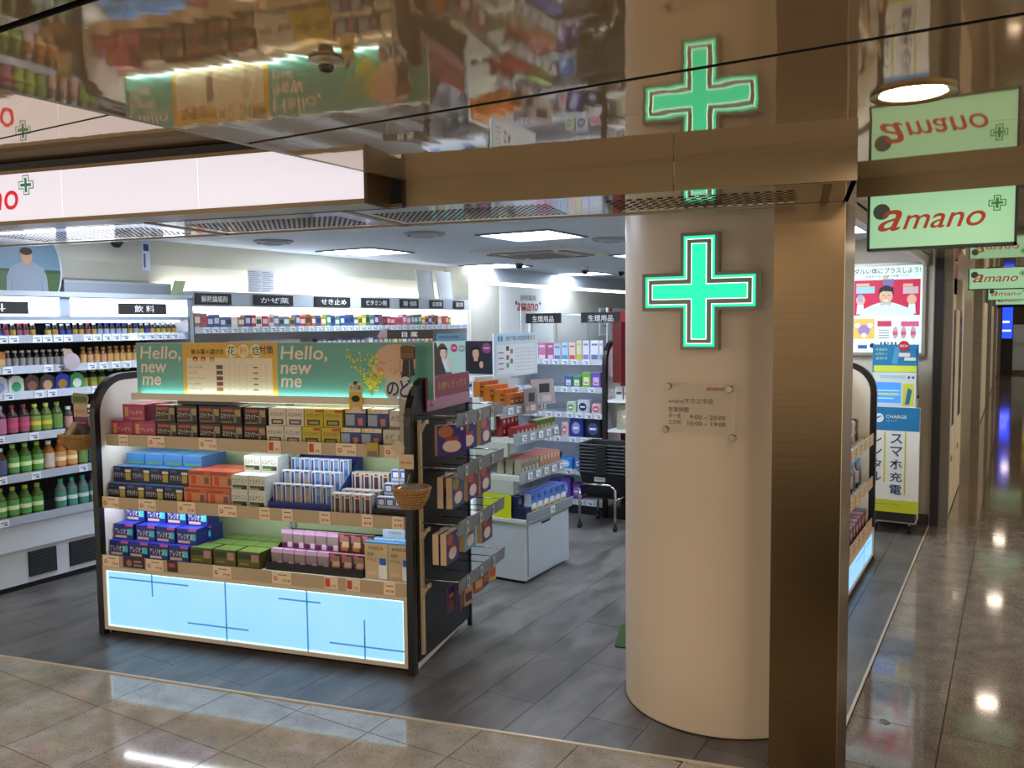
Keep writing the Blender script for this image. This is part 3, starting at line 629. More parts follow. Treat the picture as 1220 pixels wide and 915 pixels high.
def row(k, seq, y0, sp, dy=.06):
    y = y0; cnt = ROWC.setdefault(k, 0)
    for kind in seq:
        r = bk[kind][0]; item('drink_bottle', BM[kind], FX - dy - r - (.03 if k < 3 else 0), y, SH[k] + .0005, random.uniform(-.3, .3), '%s, %s from near end of %s fridge shelf' % (desc[kind], nth(ROWC[k]), SN[k]), 'bottle', 'bottles on the %s fridge shelf' % SN[k])
        ROWC[k] += 1; y += sp
    return y
ROWC = {}
y = row(0, ['redcap', 'yellow', 'bluelabel', 'redcap', 'brown', 'redcap', 'redcap', 'brown'], 2.80, .042)
y = row(0, ['yellow', 'brown', 'bluelabel', 'bluelabel', 'brown', 'brown', 'redcap', 'brown', 'bluecap', 'bluecap', 'bluecap', 'bluecap', 'bluecap', 'brown', 'bluecap', 'yellow', 'bluelabel', 'brown', 'yellow', 'yellow', 'brown', 'brown'], y + .06, .0455)
y = row(1, ['dark'] * 10, 2.93, .045)
y = row(1, ['amber', 'amberpink', 'amber', 'amberpink', 'amber', 'amber', 'amber', 'amber', 'amber', 'amber', 'amber', 'amber'], y + .05, .049)
y = row(2, ['greencap', 'greencap', 'greencap', 'navyg', 'greencap', 'navyg'], 3.43, .066)
y = row(3, ['pinkw', 'cola', 'cola', 'tea', 'tea', 'tea2', 'smallwhite', 'smallwhite', 'smallwhite', 'tea2', 'tea2'], 2.84, .072, .03)
y = row(4, ['blacktea', 'gtea', 'gtea', 'gtea', 'orangew', 'orange', 'orange', 'tea2', 'teadark', 'teadark'], 2.83, .076, .03)
y = row(5, ['gtea', 'gtea', 'gtea', 'gtea'], 2.815, .077, .03); ROWC[5] = 4
y = row(5, ['teal', 'teal', 'teal', 'teal', 'teal'], 3.20, .077, .03)
for n, (y_, c, cl) in enumerate(((2.83, '#5a3a1c', 'brown'), (2.885, '#c07a3a', 'tan'))): item('drink_carton', box_mesh('drink_carton', .05, .05, .12, c, [(.1, .9, .3, .6, '#c8a878')]), FX - .12, y_, SH[1] + .0006, PI / 2, '%s drink carton at the near end of the second fridge shelf' % cl, 'carton')
pouch = {}
def pouch_mesh(c, c2, w_=.1, h=.14):
    m = MB(); P = M(c, .25, coat=.4)
    m.ext([(-w_ / 2, 0), (w_ / 2, 0), (w_ * .45, h * .75), (w_ * .18, h * .9), (-w_ * .18, h * .9), (-w_ * .45, h * .75)], -.02, .02, P); m.disc(0, h * .42, w_ * .3, -.0207, M(c2, .3), h * .22); m.lathe([(.012, h * .9), (.012, h), (0, h)], 10, m=M('#6a6a70', .4)); return m.mesh('jelly_pouch')
for n, (c, c2, cl) in enumerate((('#c8ccd4', '#8a9ac0', 'white'), ('#d0dcd4', '#3a9a6c', 'pale green'), ('#4a2a20', '#8a5a50', 'brown'), ('#3a2c3a', '#c8a080', 'dark purple'), ('#2a3ac8', '#c8a840', 'bright blue'), ('#3a9a5c', '#e0e8d8', 'green'))):
    item('jelly_pouch', pouch_mesh(c, c2), FX - .1, 2.86 + n * .1, SH[2] + .0006, PI / 2, '%s jelly drink pouch on the third fridge shelf' % cl, 'pouch', 'jelly pouches on the third fridge shelf')
fan_ = root('paper_price_fan', 'small round printed paper card hanging between the fridge bays', 'card', (FX + .02, 3.27, 1.43), PI / 2); m_ = MB(); m_.disc(0, 0, .055, 0, M('#a89aa4', .5)); m_.poly([(-.05, -.0), (-.055, .09), (.0, .075), (.03, .02)], .001, M('#9c8878', .5)); m_.add([(0, .002, 0), (.004, .02, 0), (0, .02, .004)], [(0, 1, 2)], WHITE); m_.box(-.003, .003, .002, .035, -.003, .003, WHITE); m_.build('card_face', fan_)

# round picture above the fridge
pc = root('round_picture', 'round lit picture of a person in a grey shirt before green fields', 'picture', (-5.5, 2.97, 2.03), PI / 2)
def circ_clip(z0, z1, R=.39, n=16):
    a0 = math.asin(max(-1, z0 / R)); a1 = math.asin(min(1, z1 / R)); r_ = [(R * math.cos(a0 + (a1 - a0) * i / n), R * math.sin(a0 + (a1 - a0) * i / n)) for i in range(n + 1)]
    return r_ + [(-x, z) for x, z in r_[::-1]]
m_ = MB(); m_.ext(circ_clip(-.143, .262, .4), .0, .02, M('#b8c4c8', .4)); m_.build('backing', pc)
m_ = MB(); m_.poly(circ_clip(.0, .258), -.001, M('#587a90', .4)); m_.poly(circ_clip(-.02, .0), -.001, M('#23402c', .5)); m_.poly(circ_clip(-.142, -.02), -.001, M('#38552a', .4))
m_.poly([(.03, -.14), (.035, -.05), (.06, .01), (.11, .035), (.15, .05), (.19, .05), (.23, .035), (.275, .01), (.295, -.05), (.30, -.14)], -.002, M('#7c8694', .5)); m_.poly([(.06, -.14), (.065, -.14), (.072, -.03)], -.0022, M('#5c6674', .5)); m_.poly([(.26, -.14), (.265, -.14), (.255, -.03)], -.0022, M('#5c6674', .5)); m_.disc(.165, .085, .038, -.003, M('#b88a6a', .5), .05); m_.disc(.165, .115, .04, -.0035, M('#2a1c14', .6), .025); m_.quad(.145, .185, .03, .06, -.0025, M('#b08262', .5)); m_.build('print', pc)

# ------------------------------------------------------------------ medicine wall shelves (front faces +x)
md = root('medicine_shelves', 'long white wall shelving of medicine boxes with black category signs', 'shelving', (FX, 0, 0), PI / 2)
G0, G1 = 4.26, 7.96
m_ = MB(); m_.box(G0, G1, .0, .5, 1.80, 1.915, M('#aab3bd', .4)); m_.box(G0, G1, .5, .56, 0, 1.915, WHITE); m_.box(G1 - .03, G1, .0, .56, 0, 1.80, WHITE); m_.build('body', md)
m_ = MB(); m_.box(G0, G1, .06, .3, 1.775, 1.80, M('#ffffff', .4, emit=3.5, ecol='#fff8ec')); m_.build('lamp_tube', md)
m_ = MB(); m_.box(G0, G1, .3, .48, 1.915, 1.925, M('#ffffff', .4, emit=2.0)); m_.build('top_lamp', md)
cats = [(4.26, 4.60, '解熱鎮痛剤'), (4.83, 5.26, 'かぜ薬'), (5.52, 5.98, 'せき止め'), (6.14, 6.55, 'ビタミン剤'), (6.72, 7.02, '胃腸・整腸薬'), (7.22, 7.46, '皮膚薬'), (7.66, 7.86, '漢方薬')]
for a, b, s_ in cats:
    m_ = MB(); m_.box(a, b, -.012, -.001, 1.815, 1.90, SL); m_.text(s_, a + (b - a) * .16, b - (b - a) * .12, 1.832, 1.882, -.014, SW, 0, .005, 1); m_.build('category_sign', md)
MS = [1.615, 1.40, 1.2, 1.0, .78, .55, .3]
for k, z in enumerate(MS):
    m_ = MB(); m_.box(G0, G1 - .03, .02, .5, z - .015, z, WHITE); sh = m_.build('shelf', md)
    m_ = MB(); m_.box(G0, G1 - .03, .0, .02, z - .02, z + .028, M('#aab4bd', .3)); m_.build('price_rail', sh)
    if k == 0:
        y = G0 + .1
        while y < G1 - .1: link('price_tag', TAGM, sh, (y, -.002, z + .004), 0); y += random.choice((.085, .1, .12))
PALM = [('#8d6a66', 'dull red'), ('#37508c', 'blue'), ('#5a6a84', 'slate'), ('#d8d4c4', 'cream'), ('#a8601c', 'orange'), ('#a82c34', 'red'), ('#b03040', 'crimson'), ('#c8ccd0', 'white'), ('#6a7c84', 'grey'), ('#b88a2c', 'amber'), ('#3c8a5c', 'green'), ('#2c4a9c', 'royal blue'), ('#4a8a3c', 'leaf green'), ('#38588c', 'denim'), ('#c8b838', 'yellow'), ('#303c5c', 'navy'), ('#b82c44', 'rose red'), ('#c06888', 'pink'), ('#3c6a6c', 'teal'), ('#4440a8', 'violet'), ('#d09028', 'golden'), ('#b8603c', 'rust')]
seqs = [0, 0, 1, 1, 2, 2, 3, 4, 1, 5, 3, 6, 7, 8, 8, 8, 9, 1, 5, 4, 4, 13, 9, 10, 11, 12, 11, 13, 13, 2, 14, 14, 12, 2, 15, 2, 15, 16, 16, 17, 17, 17, 17, 8, 18, 10, 20, 20, 19, 9, 15, 7, 21, 21, 9]
y = G0 + .05; n = 0
for s_ in seqs:
    w_ = random.choice((.055, .06, .068)); h = .10 + .035 * random.random()
    if y > G1 - .07: break
    c, cn_ = PALM[s_]; c2 = random.choice(('#e8e4dc', '#f0f0f0', '#22304c', '#c83028'))
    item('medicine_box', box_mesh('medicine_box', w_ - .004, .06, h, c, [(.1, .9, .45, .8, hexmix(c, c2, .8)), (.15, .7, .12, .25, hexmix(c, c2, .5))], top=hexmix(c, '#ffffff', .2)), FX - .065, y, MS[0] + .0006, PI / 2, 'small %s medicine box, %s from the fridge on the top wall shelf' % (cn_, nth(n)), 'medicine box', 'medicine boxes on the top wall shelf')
    y += w_; n += 1
seq2 = [(4.36, .10, '#a83c5c', 'magenta'), (4.47, .10, '#b84a68', 'pink')]
for i in range(10): seq2.append((5.62 + i * .065, .058, ('#4a3c5c', '#6a5a74', '#3c3450')[i % 3], ('plum', 'mauve', 'dark purple')[i % 3]))
for i in range(14): seq2.append((6.32 + i * .075, .066, ('#c8ccd4', '#38508c', '#b84a6c', '#6a9a5c', '#6a4a9c', '#c8b04c', '#7a4a30')[i % 7], ('white', 'blue', 'pink', 'green', 'purple', 'ochre', 'brown')[i % 7]))
for n, (y, w_, c, cn_) in enumerate(seq2):
    item('medicine_box', box_mesh('medicine_box', w_, .06, .125, c, [(.1, .9, .6, .85, hexmix(c, '#ffffff', .6))]), FX - .07, y, MS[1] + .0006, PI / 2, 'small %s box, %s from the fridge on the second wall shelf' % (cn_, nth(n)), 'medicine box', 'medicine boxes on the second wall shelf')
item('cardboard_divider', box_mesh('cardboard_divider', .78, .01, .13, '#8f8c8a', [(.02, .98, .05, .2, '#a09c98')]), FX - .05, 5.0, MS[1] + .0006, PI / 2, 'long grey cardboard panel standing on the second wall shelf', 'panel')
o = tag(link('paper_fan_sign', None, None, (FX + .05, 6.45, 1.52), PI / 2), 'dull pink fan-shaped paper sign sticking out of the wall shelf', 'sign'); m_ = MB(); fanp = [(.13 * math.cos(t), .09 * math.sin(t)) for t in [PI * i / 10 for i in range(11)]]; m_.ext([(a, b) for a, b in fanp], 0, .003, M('#8f7f86', .5)); m_.box(-.09, .09, -.002, -.001, .015, .035, M('#a88a50', .5)); m_.box(-.01, .01, .003, .06, .03, .04, WHITE); m_.build('fan', o)
es = root('eye_medicine_sign', 'black category sign for eye medicine sticking up behind the green banner', 'sign', (*W(-2.19, .60), 0), A)
m_ = MB(); m_.box(-.135, .135, 0, .01, 1.571, 1.619, SL); m_.text('目 薬', -.045, .05, 1.58, 1.609, -.002, SW, 0, .01, 2); m_.build('plate', es)
m_ = MB(); m_.box(-.12, -.11, .012, .02, .37, 1.60, GREY); m_.build('support_rod', es)
# ------------------------------------------------------------------ lit display gondola at the shop front (local frame = facade frame)
gd = root('display_gondola', 'large black-edged display shelf with glowing blue base facing the corridor', 'display shelf', AO, A)
GU0, GU1 = -3.72, -1.92
GLOW = noise_mat('backlit_blue_acrylic', '#8fd4f6', '#a6ddf8', .3, scale=(3, 3, 3)); b_ = nodes(GLOW)[2]
b_.inputs['Emission Color'].default_value = lin('#86c2fa'); b_.inputs['Emission Strength'].default_value = .82 * L_BOX
WFR = M('#d6c9b4', .4)
def arc(cx, cz, r, a0, a1, n=8): return [(cx + r * math.cos(math.radians(a0 + (a1 - a0) * i / n)), cz + r * math.sin(math.radians(a0 + (a1 - a0) * i / n))) for i in range(n + 1)]
outer = [(-.05, 0), (-.05, .3), (-.05, .7), (-.05, 1.18)] + arc(.17, 1.18, .22, 180, 90)[1:] + [(.30, 1.402), (.45, 1.403)]
inner = [(-.012, 0), (-.012, .3), (-.012, .7), (-.012, 1.18)] + arc(.17, 1.18, .182, 180, 90)[1:] + [(.30, 1.365), (.45, 1.365)]
for u0, u1, nm in ((GU0 - .035, GU0, 'left'), (GU1, GU1 + .035, 'right')):
    m_ = MB(); m_.band(outer, inner, u0, u1, M('#131315', .35)); m_.build('side_frame', gd)
m_ = MB(); m_.ext(inner[:] + [(.60, 1.365), (.60, 0)], GU0 - .012, GU0 - .004, noise_mat('white_end_panel', '#dcdad2', '#e2e0d8', .4, scale=(3, 3, 3)), 'x'); m_.build('side_panel', gd)
m_ = MB(); m_.ext(inner[:] + [(.65, 1.365), (.65, .03)], GU1 + .006, GU1 + .016, M('#d8d6cc', .4), 'x'); m_.build('side_panel', gd)
m_ = MB(); m_.ext([(.0, .05), (.0, 1.36), (.3, 1.38), (.66, 1.38), (.66, .05)], GU1 + .018, GU1 + .034, M('#0d0d0f', .45), 'x'); m_.box(GU1 + .02, GU1 + .04, .655, .675, 0, 1.38, M('#0d0d0f', .45)); m_.build('end_panel', gd)
m_ = MB(); m_.box(GU0, GU1, .42, .45, .36, 1.27, noise_mat('pale_green_back_panel', '#b9cfa4', '#c6dab0', .5, scale=(3, 3, 3))); m_.build('back_panel', gd)
for u in (-2.83,): m_ = MB(); m_.box(u - .02, u + .02, .405, .42, .36, 1.26, M('#a9b4b8', .3, .4)); [m_.box(u - .008, u - .003, .404, .405, .38 + .03 * k, .395 + .03 * k, DARK) for k in range(28)]; m_.build('slotted_upright', gd)
m_ = MB(); m_.box(GU0, GU1, .0, .5, 0, .03, BLACK); m_.box(GU0, GU1, .02, .62, .03, .36, M('#2c2c2e', .6)); m_.build('plinth', gd)
m_ = MB(); m_.box(GU0 + .0, GU1, -.045, .02, .355, .375, WFR); m_.box(GU0, GU1, -.045, .02, .03, .05, WFR); m_.box(GU0, GU0 + .022, -.045, .02, .05, .355, WFR); m_.box(GU1 - .022, GU1, -.045, .02, .05, .355, WFR); m_.build('light_box_frame', gd)
m_ = MB(); m_.box(GU0 + .022, GU1 - .022, -.036, .0, .05, .355, GLOW); lb = m_.build('light_panel', gd)
EG = M('#c8f0ff', .4, emit=1.15, ecol='#b4ecff'); m_ = MB(); a_, b_2 = GU0 + .0225, GU1 - .0225; m_.box(a_, b_2, -.0375, -.0361, .0505, .057, EG); m_.box(a_, b_2, -.0375, -.0361, .348, .3545, EG); m_.box(a_, a_ + .006, -.0375, -.0361, .057, .348, EG); m_.box(b_2 - .006, b_2, -.0375, -.0361, .057, .348, EG); m_.build('bright_panel_rim', gd)
BL = M('#4f94c4', .4, emit=.35, ecol='#4a90c8')
for (u, a, b), (p, q, z), g in (((-3.401, .235, .355), (-3.683, -3.17, .315), (.30, .33)), ((-2.943, .05, .355), (-3.181, -2.811, .118), (.10, .14)), ((-2.467, .05, .355), (-2.629, -2.391, .300), (.28, .32)), ((-2.153, .05, .24), (-2.347, -1.945, .108), (.1, .16))):
    m_ = MB(); m_.box(u - .004, u + .004, -.038, -.0362, a, b, BL); m_.box(p, q, -.0381, -.0361, z - .004, z + .004, BL); m_.quad(u - .0015, u + .0015, g[0], g[1], -.0385, M('#2c8a64', .5)); m_.build('shadow_cross', gd)
SF = noise_mat('clear_beige_rail', '#b9a584', '#c0ad8c', .3, scale=(3, 3, 3))
GT = M('#ecd8b8', .4); GTR = M('#c03a26', .5)
def gtag(kind):
    m = MB()
    if kind == 0: m.box(-.055, .055, -.0015, .0, -.03, .03, GT); m.disc(-.035, -.003, .011, -.002, GTR); m.disc(-.035, -.002, .006, -.0022, GT); m.quad(-.02, .03, .014, .018, -.002, M('#6a5040', .5)); m.text('798', .005, .048, -.02, -.004, -.002, GTR, 0, .01, 1)
    elif kind == 1: m.box(-.03, .03, -.0015, .0, -.03, .03, GT); m.text('498', -.02, .022, -.018, -.004, -.002, GTR, 0, .01, 1); m.quad(-.02, .02, .012, .016, -.002, M('#6a5040', .5))
    else: m.box(-.04, .035, -.0015, .0, -.03, .03, GT); m.quad(-.035, -.008, -.02, .022, -.002, M('#c8502c', .5)); m.text('95', .0, .026, -.02, -.006, -.002, GTR, 0, .01, 1)
    return m.mesh('price_tag')
GTM = [gtag(0), gtag(1), gtag(2)]
GS = [(1.06, .045, .41, [(-3.60, 1), (-3.385, 0), (-3.06, 0), (-2.66, 2), (-2.43, 2), (-2.26, 0), (-2.0, 0)]),
      (.73, .0, .41, [(-3.66, 0), (-3.42, 0), (-3.17, 0), (-2.92, 0), (-2.70, 1), (-2.57, 1), (-2.36, 1), (-2.13, 1), (-1.97, 1)]),
      (.418, -.02, .41, [(-3.655, 0), (-3.37, 0), (-2.95, 0), (-2.60, 0), (-2.32, 2), (-2.2, 2), (-2.01, 1)])]
for k, (z, v0, v1, tg) in enumerate(GS):
    m_ = MB(); m_.box(GU0 + .001, GU1 - .001, v0, v1, z - .02, z, M('#e6e4da', .3)); sh = m_.build('shelf', gd)
    m_ = MB(); m_.box(GU0 + .001, GU1 - .001, v0 - .025, v0 - .0205, z - .042, z + .020, SF); m_.box(GU0 + .001, GU1 - .001, v0 - .0205, v0, z - .02, z - .016, SF); m_.build('price_rail', sh)
    m_ = MB(); m_.box(GU0 + .03, GU1 - .03, v0 + .02, v0 + .045, z - .034, z - .021, M('#ffffff', .4, emit=(7., 7., 0.)[k], ecol='#ecf4ff')); m_.build('lamp_tube', sh)
    for u, t_ in tg: link('price_tag', GTM[t_], sh, (u, v0 - .0265, z - .010))
# header banner with its lamp
TEAL = noise_mat('teal_banner_print', '#5fa290', '#68ab99', .35, scale=(2, 2, 2)); YEL = M('#dfae38', .4); PINKW = M('#f0d8c4', .4)
HV = .12
m_ = MB(); m_.box(-3.585, -1.84, HV, HV + .012, 1.287, 1.565, M('#d0ccc0', .4)); hb = m_.build('header_board', gd)
m_ = MB(); m_.quad(-3.583, -3.281, 1.289, 1.563, HV - .001, TEAL)
m_.text('Hello,', -3.558, -3.292, 1.467, 1.547, HV - .002, PINKW, .1, .012, 3); m_.text('new', -3.555, -3.385, 1.405, 1.453, HV - .002, PINKW, .1, .016, 3); m_.text('me', -3.55, -3.425, 1.338, 1.386, HV - .002, PINKW, .1, .016, 3); m_.build('teal_print', hb)
m_ = MB(); m_.quad(-3.28, -2.70, 1.289, 1.563, HV - .001, YEL); m_.quad(-3.255, -2.73, 1.30, 1.485, HV - .0015, M('#ecd9b8', .4))
m_.text('飲み薬の選び方', -3.225, -3.02, 1.502, 1.532, HV - .002, M('#2c2a20', .5), 0, .01, 1)
for x, s_, c in ((-3.0, '花', '#1f6a44'), (-2.925, '粉', '#d8a030'), (-2.85, '症', '#1f6a44')): m_.disc(x + .025, 1.522, .034, HV - .0018, M('#f2e2b8', .4)); m_.text(s_, x, x + .05, 1.498, 1.546, HV - .0022, M(c, .5), 0, .01, 2)
m_.text('対策', -2.805, -2.72, 1.505, 1.548, HV - .002, M('#1f3a54', .5), 0, .01, 2)
LN = M('#c9b08a', .5); TX = M('#5c4a36', .5)
for k in range(6): m_.quad(-3.25, -2.735, 1.307 + k * .029, 1.308 + k * .029, HV - .002, LN)
for x in (-3.02, -2.955, -2.905, -2.86, -2.80): m_.quad(x, x + .001, 1.307, 1.48, HV - .002, LN)
rows_ = ['エピナスチン錠', 'アレジオン', 'スパートアレルギー', 'アレグラFX', 'クラリチンEX'][::-1]
for k, s_ in enumerate(rows_):
    m_.text(s_, -3.245, -3.245 + .012 * len(s_) * 1.05, 1.314 + k * .029, 1.327 + k * .029, HV - .0022, TX, 0, 0, 1); m_.quad(-3.07, -3.03, 1.311 + k * .029, 1.332 + k * .029, HV - .0022, M(('#a8683c', '#8a3c2c', '#6a3a34', '#4a4a5c', '#5c4a34')[k], .4))
    for x in (-2.99, -2.93, -2.885, -2.765): m_.disc(x, 1.322 + k * .029, .007, HV - .0022, LN, n=10); m_.disc(x, 1.322 + k * .029, .005, HV - .0024, M('#ecd9b8', .4), n=10)
    m_.quad(-2.845, -2.815, 1.318 + k * .029, 1.324 + k * .029, HV - .0022, TX)
for x, c in ((-3.20, '#7a4a28'), (-3.15, '#c84a30'), (-3.095, '#8a8a80')): m_.disc(x, 1.478, .016, HV - .002, M(c, .5)); m_.disc(x, 1.471, .010, HV - .0023, M('#e8c09a', .5))
m_.build('yellow_chart', hb)
m_ = MB(); m_.quad(-2.699, -1.842, 1.289, 1.563, HV - .001, TEAL)
m_.text('Hello,', -2.68, -2.41, 1.467, 1.547, HV - .002, PINKW, .1, .012, 3); m_.text('new', -2.682, -2.50, 1.405, 1.453, HV - .002, PINKW, .1, .016, 3); m_.text('me', -2.682, -2.56, 1.338, 1.386, HV - .002, PINKW, .1, .016, 3)
SKIN = M('#dcae8e', .45)
face = [(-2.02, 1.555), (-2.08, 1.552), (-2.125, 1.53), (-2.145, 1.495), (-2.143, 1.475), (-2.152, 1.462), (-2.148, 1.455), (-2.165, 1.44), (-2.155, 1.428), (-2.150, 1.415), (-2.142, 1.40), (-2.12, 1.395), (-2.09, 1.385), (-2.07, 1.35), (-2.04, 1.335), (-1.99, 1.345), (-1.96, 1.40), (-1.93, 1.45), (-1.93, 1.5), (-1.96, 1.54)]
m_.poly(face, HV - .002, SKIN); m_.quad(-2.12, -2.09, 1.462, 1.465, HV - .003, M('#6a4a3c', .5)); m_.disc(-2.12, 1.43, .02, HV - .0025, M('#d8907c', .5), .014)
HR = M('#5c4034', .5)
for k in range(9): t = k * .7; m_.poly([(-2.02, 1.44), (-2.02 + .06 * math.cos(t), 1.44 + .035 * math.sin(t)), (-2.018 + .055 * math.cos(t + .08), 1.442 + .033 * math.sin(t + .08))], HV - .0027, HR)
m_.build('teal_print', hb)
YB = MB(); rr = random.Random(3)
for k in range(190):
    t = rr.random(); br = rr.choice((-.09, -.03, .02, .06)); cx, cz = -2.17 + br * 1.3 * t + rr.gauss(0, .014), 1.34 + t * .17 * (1.0 if br < .05 else .5) + rr.gauss(0, .008)
    YB.disc(cx, cz, .004 + .003 * rr.random(), HV - .0035 - .0000015 * k, M(('#dcd03a', '#e8dc4c', '#b8b038')[k % 3], .5), n=6)
for a, b in ((-2.17, -2.26), (-2.17, -2.2), (-2.17, -2.15), (-2.17, -2.10)): YB.poly([(a, 1.30), (a + .003, 1.30), (b, 1.46)], HV - .0031, M('#8a8a3c', .5))
stuff(YB.build('mimosa_blossom_print', hb))
m_ = MB(); m_.box(-3.585, -1.925, HV - .05, HV + .03, 1.262, 1.287, M('#dcd2bc', .35)); m_.box(-3.585, -1.925, HV - .05, HV - .044, 1.287, 1.299, M('#dcd2bc', .35)); m_.box(-3.3, -2.95, HV - .03, HV + .1, 1.242, 1.262, M('#3a3a3c', .4)); m_.build('header_ledge', gd)
m_ = MB(); m_.box(-3.56, -1.93, HV - .024, HV - .012, 1.2875, 1.293, M('#ffffff', .4, emit=6.5, ecol='#c8f4ff')); m_.box(-3.6, -1.95, HV + .02, HV + .04, 1.254, 1.2615, M('#ffffff', .4, emit=2.2, ecol='#fff0d8')); m_.build('lamp_tube', gd)
for u in (-3.5, -1.96): m_ = MB(); m_.box(u, u + .02, HV + .012, HV + .03, 1.287, 1.5, BLACK); m_.build('header_bracket', gd)
m_ = MB(); m_.ext([(.13, 1.404), (.16, 1.56), (.20, 1.56), (.32, 1.404)], GU1 + .045, GU1 + .06, M('#0d0d0f', .5), 'x'); m_.build('header_side_wing', gd)

# cartons on the three shelves ------------------------------------------------
def put(name, me, u, v, z, label, cat='medicine box', group=None, rz=0.): return item(name, me, *W(u, v), z, A + rz, label, cat, group)
G_T = 'cartons on the top shelf of the lit gondola'; G_M = 'cartons on the middle shelf of the lit gondola'; G_B = 'cartons on the bottom shelf of the lit gondola'
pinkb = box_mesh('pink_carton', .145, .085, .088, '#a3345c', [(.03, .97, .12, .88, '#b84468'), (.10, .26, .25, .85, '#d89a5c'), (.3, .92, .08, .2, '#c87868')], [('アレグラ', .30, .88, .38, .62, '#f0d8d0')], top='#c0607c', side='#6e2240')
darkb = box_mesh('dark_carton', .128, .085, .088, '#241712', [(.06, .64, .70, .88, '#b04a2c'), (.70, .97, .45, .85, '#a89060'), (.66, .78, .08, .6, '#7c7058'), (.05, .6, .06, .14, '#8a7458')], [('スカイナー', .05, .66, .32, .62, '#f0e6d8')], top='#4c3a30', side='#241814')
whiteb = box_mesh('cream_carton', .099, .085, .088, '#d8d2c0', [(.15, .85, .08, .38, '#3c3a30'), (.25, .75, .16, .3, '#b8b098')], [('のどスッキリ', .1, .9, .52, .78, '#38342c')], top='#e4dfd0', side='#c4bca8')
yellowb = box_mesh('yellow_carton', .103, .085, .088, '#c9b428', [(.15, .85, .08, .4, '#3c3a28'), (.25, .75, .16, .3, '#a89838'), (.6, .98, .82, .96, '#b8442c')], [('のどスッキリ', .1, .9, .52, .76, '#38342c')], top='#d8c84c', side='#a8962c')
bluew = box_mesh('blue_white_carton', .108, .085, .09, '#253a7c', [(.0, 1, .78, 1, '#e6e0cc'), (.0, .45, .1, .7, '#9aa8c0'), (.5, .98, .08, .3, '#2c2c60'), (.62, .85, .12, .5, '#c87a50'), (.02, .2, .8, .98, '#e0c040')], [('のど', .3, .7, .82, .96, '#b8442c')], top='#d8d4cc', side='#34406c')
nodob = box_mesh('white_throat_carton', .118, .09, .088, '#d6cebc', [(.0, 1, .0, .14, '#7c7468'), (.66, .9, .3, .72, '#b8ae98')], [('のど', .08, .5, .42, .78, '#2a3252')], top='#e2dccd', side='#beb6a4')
def rowG(name, me, us, v, z, lab_, grp, jit=.0, cat='medicine box'):
    for n, u in enumerate(us): put(name, me, u, v, z, lab_ % nth(n), cat, grp, random.uniform(-jit, jit))
Z1, Z2, Z3 = 1.0605, .7305, .4185
rowG('pink_carton', pinkb, [-3.637, -3.488], .095, Z1, 'magenta allergy carton in the lower top-shelf row, %s from the white side panel', G_T)
rowG('dark_carton', darkb, [-3.345, -3.213, -3.072, -2.935, -2.80], .095, Z1, 'dark brown carton in the lower top-shelf row, %s after the magenta ones', G_T, .03)
rowG('cream_carton', whiteb, [-2.68, -2.577], .095, Z1, 'cream throat-care carton in the lower top-shelf row, %s after the brown ones', G_T)
rowG('yellow_carton', yellowb, [-2.471, -2.364], .095, Z1, 'yellow throat-care carton in the lower top-shelf row, %s after the cream ones', G_T)
rowG('blue_white_carton', bluew, [-2.252, -2.140], .095, Z1, 'blue and white cold-medicine carton in the lower top-shelf row, %s after the yellow', G_T)
rowG('white_throat_carton', nodob, [-2.02], .10, Z1, 'white carton marked のど at the lower top-shelf row end, the %s there', G_T)
zu = Z1 + .0885
rowG('pink_carton', pinkb, [-3.57], .11, zu, 'magenta allergy carton in the upper top-shelf row, %s from the side panel', G_T)
rowG('dark_carton', darkb, [-3.365, -3.225, -3.085, -2.955, -2.805], .11, zu, 'dark brown carton in the upper top-shelf row, %s after the magenta ones', G_T, .04)
rowG('cream_carton', whiteb, [-2.675, -2.572], .11, zu, 'cream throat-care carton in the upper top-shelf row, %s after the brown ones', G_T)
rowG('yellow_carton', yellowb, [-2.466, -2.358], .11, zu, 'yellow throat-care carton in the upper top-shelf row, %s after the cream ones', G_T)
rowG('blue_white_carton', bluew, [-2.24, -2.118], .12, Z1 + .091, 'blue and white cold-medicine carton in the upper top-shelf row, %s after the yellow', G_T, .06)
rowG('white_throat_carton', nodob, [-1.995], .12, Z1 + .0885, 'white carton marked のど at the upper top-shelf row end, the %s there', G_T)
# rear rows of the top shelf
rowG('pink_carton', pinkb, [-3.60, -3.45], .2, Z1, 'magenta allergy carton behind the lower front row, %s from the side panel', G_T)
rowG('pink_carton', pinkb, [-3.545], .21, zu, 'magenta allergy carton behind the upper front row, the %s there', G_T)
# middle shelf
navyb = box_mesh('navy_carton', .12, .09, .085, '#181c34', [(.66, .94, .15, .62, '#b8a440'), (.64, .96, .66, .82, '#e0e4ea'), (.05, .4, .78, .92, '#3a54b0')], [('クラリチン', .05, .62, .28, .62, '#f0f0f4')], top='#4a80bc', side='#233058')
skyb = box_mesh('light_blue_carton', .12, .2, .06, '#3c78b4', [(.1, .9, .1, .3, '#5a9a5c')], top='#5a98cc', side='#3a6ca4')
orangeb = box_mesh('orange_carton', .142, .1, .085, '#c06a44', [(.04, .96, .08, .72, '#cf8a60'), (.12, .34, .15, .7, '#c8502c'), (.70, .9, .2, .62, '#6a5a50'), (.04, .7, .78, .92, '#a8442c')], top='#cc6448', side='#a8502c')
greenw = box_mesh('white_green_carton', .098, .1, .082, '#d6dad2', [(.06, .94, .12, .40, '#3a5c2c'), (.68, .9, .14, .38, '#2c3424'), (.06, .6, .16, .22, '#c8c89c')], [('ヒルナミン', .08, .92, .50, .82, '#2c3c34')], top='#e4e8e4', side='#b8c4c4')
